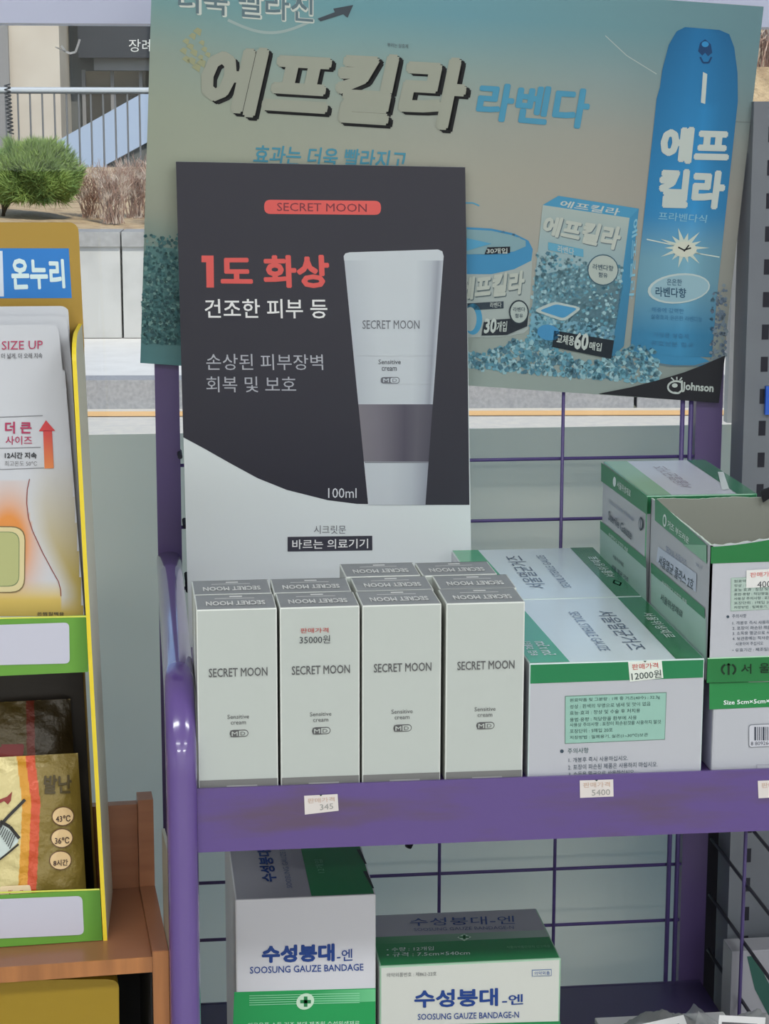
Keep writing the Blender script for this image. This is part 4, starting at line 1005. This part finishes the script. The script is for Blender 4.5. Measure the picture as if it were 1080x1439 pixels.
# ================================================================== GREY SLOTTED UPRIGHT, RIGHT NEIGHBOUR THINGS
PU = Plane(YP(.40).px(1022,1300), (1,0,0), tuple(np.array(YP(.40).px(1059,143))-np.array(YP(.40).px(1022,1300))))
vt = PU.uv(1059,143)[1]
up = empty('slotted_upright', tuple(PU.at(.045,-.55)), 'grey steel slotted shelving upright at the right picture edge', 'shelving')
b = MB(); d_ = np.array((0,.040,0))
lo = [PU.at(0,-.62),PU.at(.08,-.62),PU.at(.08,-.62)+d_,PU.at(0,-.62)+d_]; hi = [PU.at(0,vt),PU.at(.08,vt),PU.at(.08,vt)+d_,PU.at(0,vt)+d_]
b.hexa(lo+hi); b.build('upright_body', GREY, up)
bs = PU.uv(1050,1202)[0]; u_s = float(bs)
step = PU.uv(1050,1202)[1]-PU.uv(1050,1243)[1]; v_s = PU.uv(1050,1202)[1]
for i in range(-6, 24):
    v_ = v_s+i*step
    if v_ > vt-.02: break
    b = MB(); b.hexa([PU.at(u_s-.0032,v_-.0068,-1),PU.at(u_s+.0032,v_-.0068,-1),PU.at(u_s+.0032,v_-.0068,2),PU.at(u_s-.0032,v_-.0068,2),PU.at(u_s-.0032,v_+.0068,-1),PU.at(u_s+.0032,v_+.0068,-1),PU.at(u_s+.0032,v_+.0068,2),PU.at(u_s-.0032,v_+.0068,2)])
    b.build('slot', SLOT, up)
uc = PU.uv(1078,562); b = MB(); b.hexa([PU.at(uc[0]-.003,uc[1]-.013,3),PU.at(uc[0]+.02,uc[1]-.013,3),PU.at(uc[0]+.02,uc[1]-.013,20),PU.at(uc[0]-.003,uc[1]-.013,20),PU.at(uc[0]-.003,uc[1]+.013,3),PU.at(uc[0]+.02,uc[1]+.013,3),PU.at(uc[0]+.02,uc[1]+.013,20),PU.at(uc[0]-.003,uc[1]+.013,20)])
tag(b.build('blue_clip', mat('blue plastic', col(40,90,190,1.2), .4), loc=tuple(PU.at(uc[0],uc[1]))), 'small bright blue plastic clip on the slotted upright', 'clip')
# white mullion outside between poster and upright
b = MB(); PM = YP(.59); q0 = PM.px(1012,640); q1 = PM.px(1036,300); x0_ = float(q0[0])+.004
b.box(x0_, x0_+.012, .585,.598, zf, zb); structure(b.build('trim_2', mat('white mullion', (.8,.8,.82,1), .4)))
PX = YP(.34); q = PX.px(1028,1337); zt_ = float(q[2]); xq = float(q[0])
eR = empty('white_carton', (xq+.06,.40,ZL-.1), 'white carton with dark green stripe behind the side wires at the lower right', 'box')
carton(xq,xq+.14,.34,.37,ZL-.10,zt_, dict(front=col(150,150,158),top=col(150,150,156),left=col(176,176,176)), 'carton_body', eR)
a = Art(YP(.3399)); a.poly([(1060,1390),(1082,1432),(1105,1432),(1060,1343),(1049,1344)][::1][::-1], col(40,84,76), 1)
a.build('front_print', CARTON, eR)
simple = empty('neighbour_shelf', (.62,.3,0), 'dark grey base of the neighbouring shelving unit at the lower right', 'shelving')
simple_box('base_cabinet', .53,.80,.20,.39,0,ZL-.1004, GREY, simple)
simple_box('back_panel', .514,.85,.53,.545,0,SH+.06, SLOT, simple)

# ================================================================== WOODEN UNIT AND LEFT COUNTER DISPLAY
ang = math.radians(3.7)
DU = np.array((math.cos(ang), math.sin(ang), 0)); DN = np.array((-math.sin(ang), math.cos(ang), 0))   # right, back
zd = .8053
w0 = np.array(YP(.004).px(214,1346)); w0 = np.array((w0[0], w0[1], zd))
def dpt(o, u, n, z): p = o + DU*u + DN*n; return (p[0], p[1], z)
def dbox(b, o, u0,u1,n0,n1,z0,z1, c=None, lean=0):
    sh = lambda z: -(z-zd)*lean
    b.hexa([dpt(o,u0+sh(z0),n0,z0),dpt(o,u1+sh(z0),n0,z0),dpt(o,u1+sh(z0),n1,z0),dpt(o,u0+sh(z0),n1,z0),dpt(o,u0+sh(z1),n0,z1),dpt(o,u1+sh(z1),n0,z1),dpt(o,u1+sh(z1),n1,z1),dpt(o,u0+sh(z1),n1,z1)], c)
wu = empty('wooden_shelf_unit', (w0[0]-.2,w0[1]+.15,0), 'brown wood veneer shelf unit carrying the yellow counter display', 'shelving')
zP = float(YP(.125).px(218,1129)[2]); zQ = float(YP(.135).px(180,1136)[2])
b = MB(); dbox(b, w0, -.75,-.0002,0,.14,zd-.0115,zd); b.build('shelf_board', WOOD, wu)
b = MB(); dbox(b, w0, -.75,-.0002,-.0006,.0006,zd-.0115,zd+.0003); b.build('front_edge', WOOD_E, wu)
b = MB(); dbox(b, w0, .0,.0118,.130,.150,0,zP); dbox(b, w0, .0,.0118,0,.1299,0,zd+.0045); b.build('side_panel', WOOD, wu)
b = MB(); dbox(b, w0, .0,.0118,-.0006,.0,0,zd+.004); b.build('panel_edge', WOOD_E, wu)
b = MB(); dbox(b, w0, -.75,-.0002,.1405,.150,0,zQ); b.build('back_panel', WOOD, wu)
b = MB(); dbox(b, w0, -.75,-.0002,0,.14,zd-.28,zd-.27); b.build('shelf_board', WOOD, wu)
b = MB(); dbox(b, w0, -.75,-.0004,.1375,.140,zd-.27,zd-.012); dbox(b, w0, -.0012,-.0003,.004,.137,zd-.27,zd-.012); b.build('dark_sheet', mat('black sheet', col(34,34,36,1), .8), wu)  # thin black sheets at the back and right of the lower compartment
b = MB(); dbox(b, w0, .0122,.0145,-.002,.05,0,zd+.08); tag(b.build('grey_board', BOARD, loc=dpt(w0,.0145,.02,0)), 'thin grey board standing between the wooden unit and the purple leg', 'board')
# yellow package under the shelf board
PY = Plane(dpt(w0,-.2,.010,zd), DU, (0,0,1))
yb = empty('yellow_box', tuple(PY.px(80,1500)), 'dull yellow box with rounded corner under the wooden shelf board', 'box')
ar = []
for p in [(-60,1379),(60,1377),(150,1376)]: ar.append(PY.uv(*p))
for i in range(6): t_ = math.pi/2*i/5; ar.append(PY.uv(156+11*math.sin(t_), 1388-11*math.cos(t_)))
ar.append(PY.uv(169,1640)); ar.append(PY.uv(-60,1640))
f_ = [PY.at(*p) for p in ar]; bk_ = [p-PY.N*.12 for p in f_]; n = len(ar); b = MB()
b.add(f_+bk_, [tuple(range(n))[::-1], tuple(range(n,2*n))]+[(i,(i+1)%n,n+(i+1)%n,n+i) for i in range(n)], col(152,124,34,1.15)); b.build('box_body', CARTON, yb)
# counter display
D0 = np.array(ZP(zd).px(145,1322)); D0[2] = zd; LN = .0265
def lean(z): return -(z-zd)*LN
DP = Plane(D0, DU, (LN*-1*DU[0], LN*-1*DU[1], 1))
DPB = Plane(D0+DN*.090, DU, (-LN*DU[0], -LN*DU[1], 1))
ds = empty('counter_display', dpt(D0,-.09,.05,zd), 'yellow edged cardboard counter display with green shelf fronts and gold header', 'display')
# header board
hp = [DPB.uv(-160,312.5), DPB.uv(-160,1240)] ; Wd = DP.uv(-160,900)[0]
q = [DPB.uv(-160,312.5),DPB.uv(98,312.5)]
for i in range(1,7): t_ = math.pi/2*i/6; q.append(DPB.uv(97+13.5*math.sin(t_), 326-13.5*math.cos(t_)))
q += [DPB.uv(118.5,486),(0.0,.30),(0.0,.003),(Wd,.003)]
HG = col(160,128,52,1.25)
f_ = [DPB.at(*p) for p in q]; bk_ = [p-DPB.N*.003 for p in f_]; n = len(q); b = MB()
b.add(f_+bk_, [tuple(range(n))[::-1], tuple(range(n,2*n))]+[(i,(i+1)%n,n+(i+1)%n,n+i) for i in range(n)], HG)
b.C[0] = HG; b.build('header_board', CARTON, ds)
a = Art(DPB); a.poly([(-160,419.5),(100.8,418.8),(96.5,349),(-160,348.6)], col(40,116,190,1.25)); a.poly([(-160,416),(5.5,416.5),(3.5,352.5),(-160,353)], col(196,206,222,1.3), 2)
a.text('온누리', [(14.5,361.5),(89.5,364),(92,405),(17,408)], col(200,218,238,1.3), .035, 2)
a.build('header_sign', CARTON, ds)
# right wing: yellow front edge, pale outer side
prof = []
zt0, zt1 = .0, DP.uv(104,507)[1]
pr_ = [(0,0)]; pr_ += [(0,zt1)]
for i in range(1,7): t_ = math.pi/2*i/6; pr_.append((.030*(1-math.cos(t_))*1.2, zt1+.016*math.sin(t_)))
pr_ += [(.098,zt1+.016),(.098,0)]
def wing(side, flare):
    out = []
    for n_, z in pr_:
        out.append(np.array(dpt(D0, side+flare*(n_/.098)+lean(zd+z), n_, zd+z)))
    return out
for s_, nm in ((.0,'side_wing'),(Wd-.002,'side_wing')):
    w_i = wing(s_, .0095 if s_ == 0 else -.004); w_o = [p+DU*.0030 for p in w_i]; n = len(w_i)
    b = MB(); b.add(w_i+w_o, [tuple(range(n)), tuple(range(n,2*n))[::-1]]+[(i,n+i,n+(i+1)%n,(i+1)%n) for i in range(n)], None)
    wcol = [col(120,92,58,.9), col(204,202,184,1.3)] + [col(226,196,52,1.3)]*n
    b.C = wcol; b.build(nm, CARTON, ds)
# shelves and green fronts
def dz(x, y): return zd+DP.uv(x,y)[1]
zA1, zA0, zB1, zB0 = dz(100,866), dz(100,945.5), dz(100,1252), zd+.0005
for z0_, z1_, nm in ((zA0,zA1,'shelf_front'),(zB0,zB1,'shelf_front')):
    b = MB(); dbox(b, D0, Wd,-.0005,0,.0016,z0_,z1_, col(98,150,58,1.25), lean=LN); o = b.build(nm, CARTON, ds)
    zt_ = z0_+.0025 if z0_ == zA0 else z0_+.004
    b = MB(); dbox(b, D0, Wd,-.0005,.0017,.088,zt_-.002,zt_, col(150,130,70), lean=LN); b.build('display_shelf', CARTON, ds)
a = Art(DP)
for (yt0,yt1,yb0,yb1,xr0,xr1) in ((868.5,865.5,947.5,944,121,124),(1256,1249,1332,1321,139.5,144)):
    a.poly([(-160,yt0+4.5),(xr0,yt1+1.6),(xr0,yt1-.6),(-160,yt0+2.3)][::1], col(206,210,90,1.25), 2)
    a.poly([(xr0-22,yb1+0),(xr1,yb1-1.2),(xr0,yt1+2),(xr0-20,yt1+2)], [col(98,150,58,1.25),col(76,124,40,1.2),col(76,124,40,1.2),col(98,150,58,1.25)], 1)
LB = col(184,184,198,1.3)
a.build('front_trim', CARTON, ds)
a = Art(DP); a.rrect([(-160,883),(97,874.5),(98,932),(-160,938)], 7, LB, 3); a.build('label_window', CARTON, ds)
a = Art(DP); a.rrect([(-160,1269),(115.5,1258.5),(118,1313),(-160,1326)], 8, LB, 3); a.build('label_window', CARTON, ds)
b = MB(); dbox(b, D0, Wd,-.002,.0860,.0890,zd+.004,zA0, col(50,42,34,.8), lean=LN); b.build('shade_sheet', CARTON, ds)  # added dark sheet; shade inside the display put into its colour
# heat packs on the upper display shelf
zs = zA0+.0027
def pack(nf, nt, tabx, tabtop, bodyx, name_label, full):
    """nf: depth of the foot, nt: depth at the top; px outline of the front face"""
    H_ = DP.uv(50,455)[1]-(zs-zd)
    P_ = Plane(D0+DN*nf+np.array((0,0,zs-zd)), DU, tuple(DN*(nt-nf)/H_*1.0 + np.array((-LN*DU[0],-LN*DU[1],1))))
    e = empty('heat_pack_box', tuple(P_.at(P_.uv(40,860)[0],0)), name_label, 'box', 'white heat packs in the counter display')
    q = [P_.uv(-150,tabtop+2)]
    q.append(P_.uv(tabx-14,tabtop))
    for i in range(1,6): t_ = math.pi/2*i/5; q.append(P_.uv(tabx-14+13*math.sin(t_), tabtop+13-13*math.cos(t_)))
    xb, yb = bodyx
    q.append(P_.uv(tabx+4,yb-1)); q.append(P_.uv(xb,yb)); R_ = P_.uv(xb+25,yb+322); q = [(min(u_,-.0042), v_) for u_, v_ in q]; q.append((min(R_[0]+.0015,-.0042), .0006)); q.append((P_.uv(-150,860)[0],.0006))
    th_ = .011 if full else .004
    f_ = [P_.at(*p) for p in q]; bk_ = [p-P_.N*.0018 for p in f_]; n = len(q); b = MB()
    b.add(f_+bk_, [tuple(range(n))[::-1], tuple(range(n,2*n))]+[(i,(i+1)%n,n+(i+1)%n,n+i) for i in range(n)], col(182,184,190,1.3)); b.build('pack_front', CARTON, e)
    # body thickness
    u1 = P_.uv(xb+1,yb+6); u2 = q[-2]; ul = P_.uv(-150,yb+6); u3 = q[-1]; b = MB()
    fr = [P_.at(u3[0],.0006)-P_.N*.0019, P_.at(u2[0],.0006)-P_.N*.0019, P_.at(u1[0],u1[1])-P_.N*.0019, P_.at(ul[0],ul[1])-P_.N*.0019]
    bk = [p-P_.N*th_ for p in fr]; b.add(fr+bk, [(0,1,2,3),(7,6,5,4),(0,4,5,1),(1,5,6,2),(2,6,7,3),(3,7,4,0)], col(160,150,140)); b.build('pack_body', CARTON, e)
    return e, P_
pk1, PK = pack(.010,.046, 84,456,(91,521),'white front heat pack with red lettering and an orange glow in the display', True)
pack(.024,.058, 96,444,(100,509),'white heat pack directly behind the front one, only its tab showing', False)
pack(.031,.068, 99,430,(102,497),'white heat pack rearmost of three, its tab below the blue sign', False)
a = Art(PK)
CR = col(166,40,84,1.2); W0 = col(182,184,190,1.3)
def pcol(x, y):
    c = W0
    cx = float(np.interp(y,[673,706,747,777,806,825,838,870],[41,37.5,46,60,75.6,84.6,86,88]))
    if y > 600:
        ol = col(166,146,74,1.25)
        t_ = min(1,max(0,(y-680)/150)); w = max(0,min(1,(x+40)/130+.1))
        if x > cx: c = lerp(W0, ol, max(0,min(1,(y-640)/170))*max(0,min(1,(x-cx)/30+.15)))
        if x > cx: c = lerp(c, col(176,164,112,1.25), 0)
    if y > 675 and x <= cx:
        glow_ = math.exp(-((x-12)/34)**2-((y-765)/62)**2*1.0)
        c = lerp(W0, col(206,130,58,1.25), min(1,glow_*1.5)); 
        if y > 815: c = lerp(c, col(196,168,84,1.25), min(1,(y-815)/28))
    if y > 838: c = lerp(c, col(178,152,74,1.25), min(1,(y-838)/22))
    return c
o = surf(PK, -60,530,117,866, 60, 110, pcol, 'pack_ground', CARTON, pk1, mask=lambda x,y: x < 90+(y-521)*.0775)
a.k = 3
a.t('SIZE UP', 2.5,479.5,60,491.5, CR, .006, slope=-.02); a.t('더 넓게, 더 오래 지속', 2,496.5,59.5,504.6, col(84,84,90), .012, slope=-.01)
LNc = col(110,110,116)
a.line([(-60,588.5),(60,584)],1,LNc); a.line([(-60,631.5),(57,628.5)],1,LNc); a.line([(-60,662),(62,657.5)],1,LNc)
a.t('더 큰', 7,592.5,44.4,609.5, CR, .03); a.t('사이즈', 7.8,612.5,45,625, CR, .01); a.t('12시간 지속', 6.6,635.5,51.5,644.5, col(50,50,56), .03); a.t('최고온도 50℃', 6.6,647.5,52,655, col(112,112,116), .0)
rd, og = col(192,52,56,1.25), col(208,122,64,1.25)
a.poly([(54.4,606),(77.5,605.5),(64.5,590.5)], rd, 4); a.poly([(62.5,658.5),(75.5,658),(73,605),(60.5,605)], [og,og,rd,rd], 4)
cv = [(41.4,673),(38.2,688),(37.4,706.6),(40,728),(46,746.8),(60.3,777.5),(75.6,805.8),(82,817),(85,828),(85.6,837.8)]
a.line(cv,1.2,col(122,46,40),4)
a.rrect([(-120,738.5),(36,739.5),(35,833),(-120,833)], 20, col(110,92,56), 4); a.rrect([(-120,740),(34.5,741),(33.5,831.5),(-120,831.5)], 19, col(200,186,140,1.25), 5)
a.rrect([(-120,747),(27.5,747),(27,824),(-120,824)], 15, col(108,124,84), 6); a.rrect([(-120,748),(26.5,748),(26,823),(-120,823)], 15, col(164,166,112,1.25), 7)
a.t('온찜질팩용', 52,860,90,865, col(50,46,40), .02)
a.build('pack_print', CARTON, pk1)
# gold foil heat packs on the lower display shelf
zs2 = zB0+.0045
def foil(nf, nt, x0, x1, ytop, label, prints, seed):
    H_ = .10
    def bulge(u, v):
        s_ = (u-uL)/(uR-uL)*2-1; t_ = v/vT*2-1
        return .009*max(0,1-abs(s_)**4)*max(0,1-abs(t_)**4)+.0004*math.sin(u*260+v*120+seed)*math.sin(v*310+seed)
    P_ = Plane(D0+DN*nf+np.array((0,0,zs2-zd)), DU, tuple(DN*(nt-nf)/H_+np.array((-LN*DU[0],-LN*DU[1],1))))
    uL = P_.uv(x0,1200)[0]; uR = P_.uv(x1,1200)[0]; vT = P_.uv(60,ytop)[1]; P_.h = bulge
    e = empty('foil_heat_pack', tuple(P_.at((uL+uR)/2,0)), label, 'bag', 'gold foil heat packs in the counter display')
    V = []; C = []; Fc = []; nx, ny = 150, 60
    for side in (0,1):
        for j in range(ny+1):
            for i in range(nx+1):
                u = uL+(uR-uL)*i/nx; v = vT*j/ny+.0006
                p = P_.at(u,v) if side == 0 else (P_.O+P_.U*u+P_.V*v-P_.N*(bulge(u,v)*.6+.0005)); V.append(p)
                zz = j/ny; xx = u
                C.append(prints(i/nx, j/ny) if side == 0 else col(150,128,62))
        o0 = side*(nx+1)*(ny+1)
        for j in range(ny):
            for i in range(nx):
                a_ = o0+j*(nx+1)+i; Fc.append((a_,a_+1,a_+nx+2,a_+nx+1) if side == 0 else (a_+nx+1,a_+nx+2,a_+1,a_))
    mesh('foil_pouch', V, Fc, FOIL, e, vcols=C, smooth=True)
    return e, P_
GO = col(132,112,48,1.0)
def pr1(s_, t_):
    xs = -60+s_*178                       # pouch px
    y = 1258-t_*200
    xr = np.interp(y,[1060,1110,1150,1200,1258],[50,54,49,42,30]); 
    if abs(xs-xr) < 6.5: return col(206,80,42,1.0)
    if xr-19 < xs <= xr-6.5: return col(214,150,42,1.0)
    if xs <= xr-19: return col(214,198,140,1.0)
    return GO
f1, PF1 = foil(.010,.034, -60,118,1062,'front gold foil heat pack with round temperature marks and orange stripe', pr1, 1)
a = Art(PF1); KF = 6
cm = col(206,176,130,1.3)
for (cx,cy,s_) in ((88,1145.5,'43℃'),(86.5,1176,'36℃'),(84.5,1207,'8시간')):
    a.ell(cx,cy,15.8,13.6,col(90,58,40),6); a.ell(cx,cy,14.6,12.4,cm,7)
    a.poly([(cx-11,cy-5),(cx-8,cy-9.5),(cx,cy-11),(cx+8,cy-9.5),(cx+11,cy-5),(cx,cy-2.5)][::-1], col(180,110,70), 5)
    a.text(s_, [(cx-10,cy-1),(cx+10.5,cy-1.5),(cx+10.5,cy+7.5),(cx-10,cy+8)], col(56,34,30), .02, 9)
a.text('발난', [(62,1088),(100,1088),(101,1114),(60,1114)], col(72,60,30), .03, 6)
a.line([(-10,1170),(10,1147),(35,1122)],4.2,col(30,26,24),6); a.line([(0,1152),(14,1160),(27,1176)],4.6,col(30,26,24),7)
a.poly([(-60,1212),(0,1205),(25,1182),(27,1174),(12,1158),(0,1153),(-60,1153)][::1], col(186,196,192,1.3), 3)
for i in range(8): a.line([(3+i*2.6,1158+i*2.0),(-2+i*2.2,1168+i*3.2)],1.2,col(50,52,54),8)
a.line([(26,1184),(12,1196),(-6,1210)],2.6,col(30,26,24),7)
a.poly([(-6,1124),(10,1118),(17,1111),(15,1124),(11,1129),(6,1124),(-6,1130)], col(130,44,36), 4)
a.rrect([(0,1243),(42,1241),(45,1256),(0,1256)],3,col(226,196,160,1.3),7); a.t('발난로',12,1248,33,1254,col(170,50,44),.02,8)
a.build('pouch_print', CARTON, f1)
def pr2(s_, t_):  # gold tones darkened: interior shade painted into the rear pouch
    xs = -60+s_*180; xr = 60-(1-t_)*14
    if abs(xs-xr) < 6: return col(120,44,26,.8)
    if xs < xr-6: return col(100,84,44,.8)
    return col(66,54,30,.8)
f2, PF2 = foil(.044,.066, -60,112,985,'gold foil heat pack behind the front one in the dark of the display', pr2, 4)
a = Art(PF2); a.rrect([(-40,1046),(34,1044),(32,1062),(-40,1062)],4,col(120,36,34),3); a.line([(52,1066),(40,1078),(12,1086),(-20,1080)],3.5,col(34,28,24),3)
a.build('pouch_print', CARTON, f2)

c = TXO[0].data; bpy.data.objects.remove(TXO[0]); bpy.data.curves.remove(c)
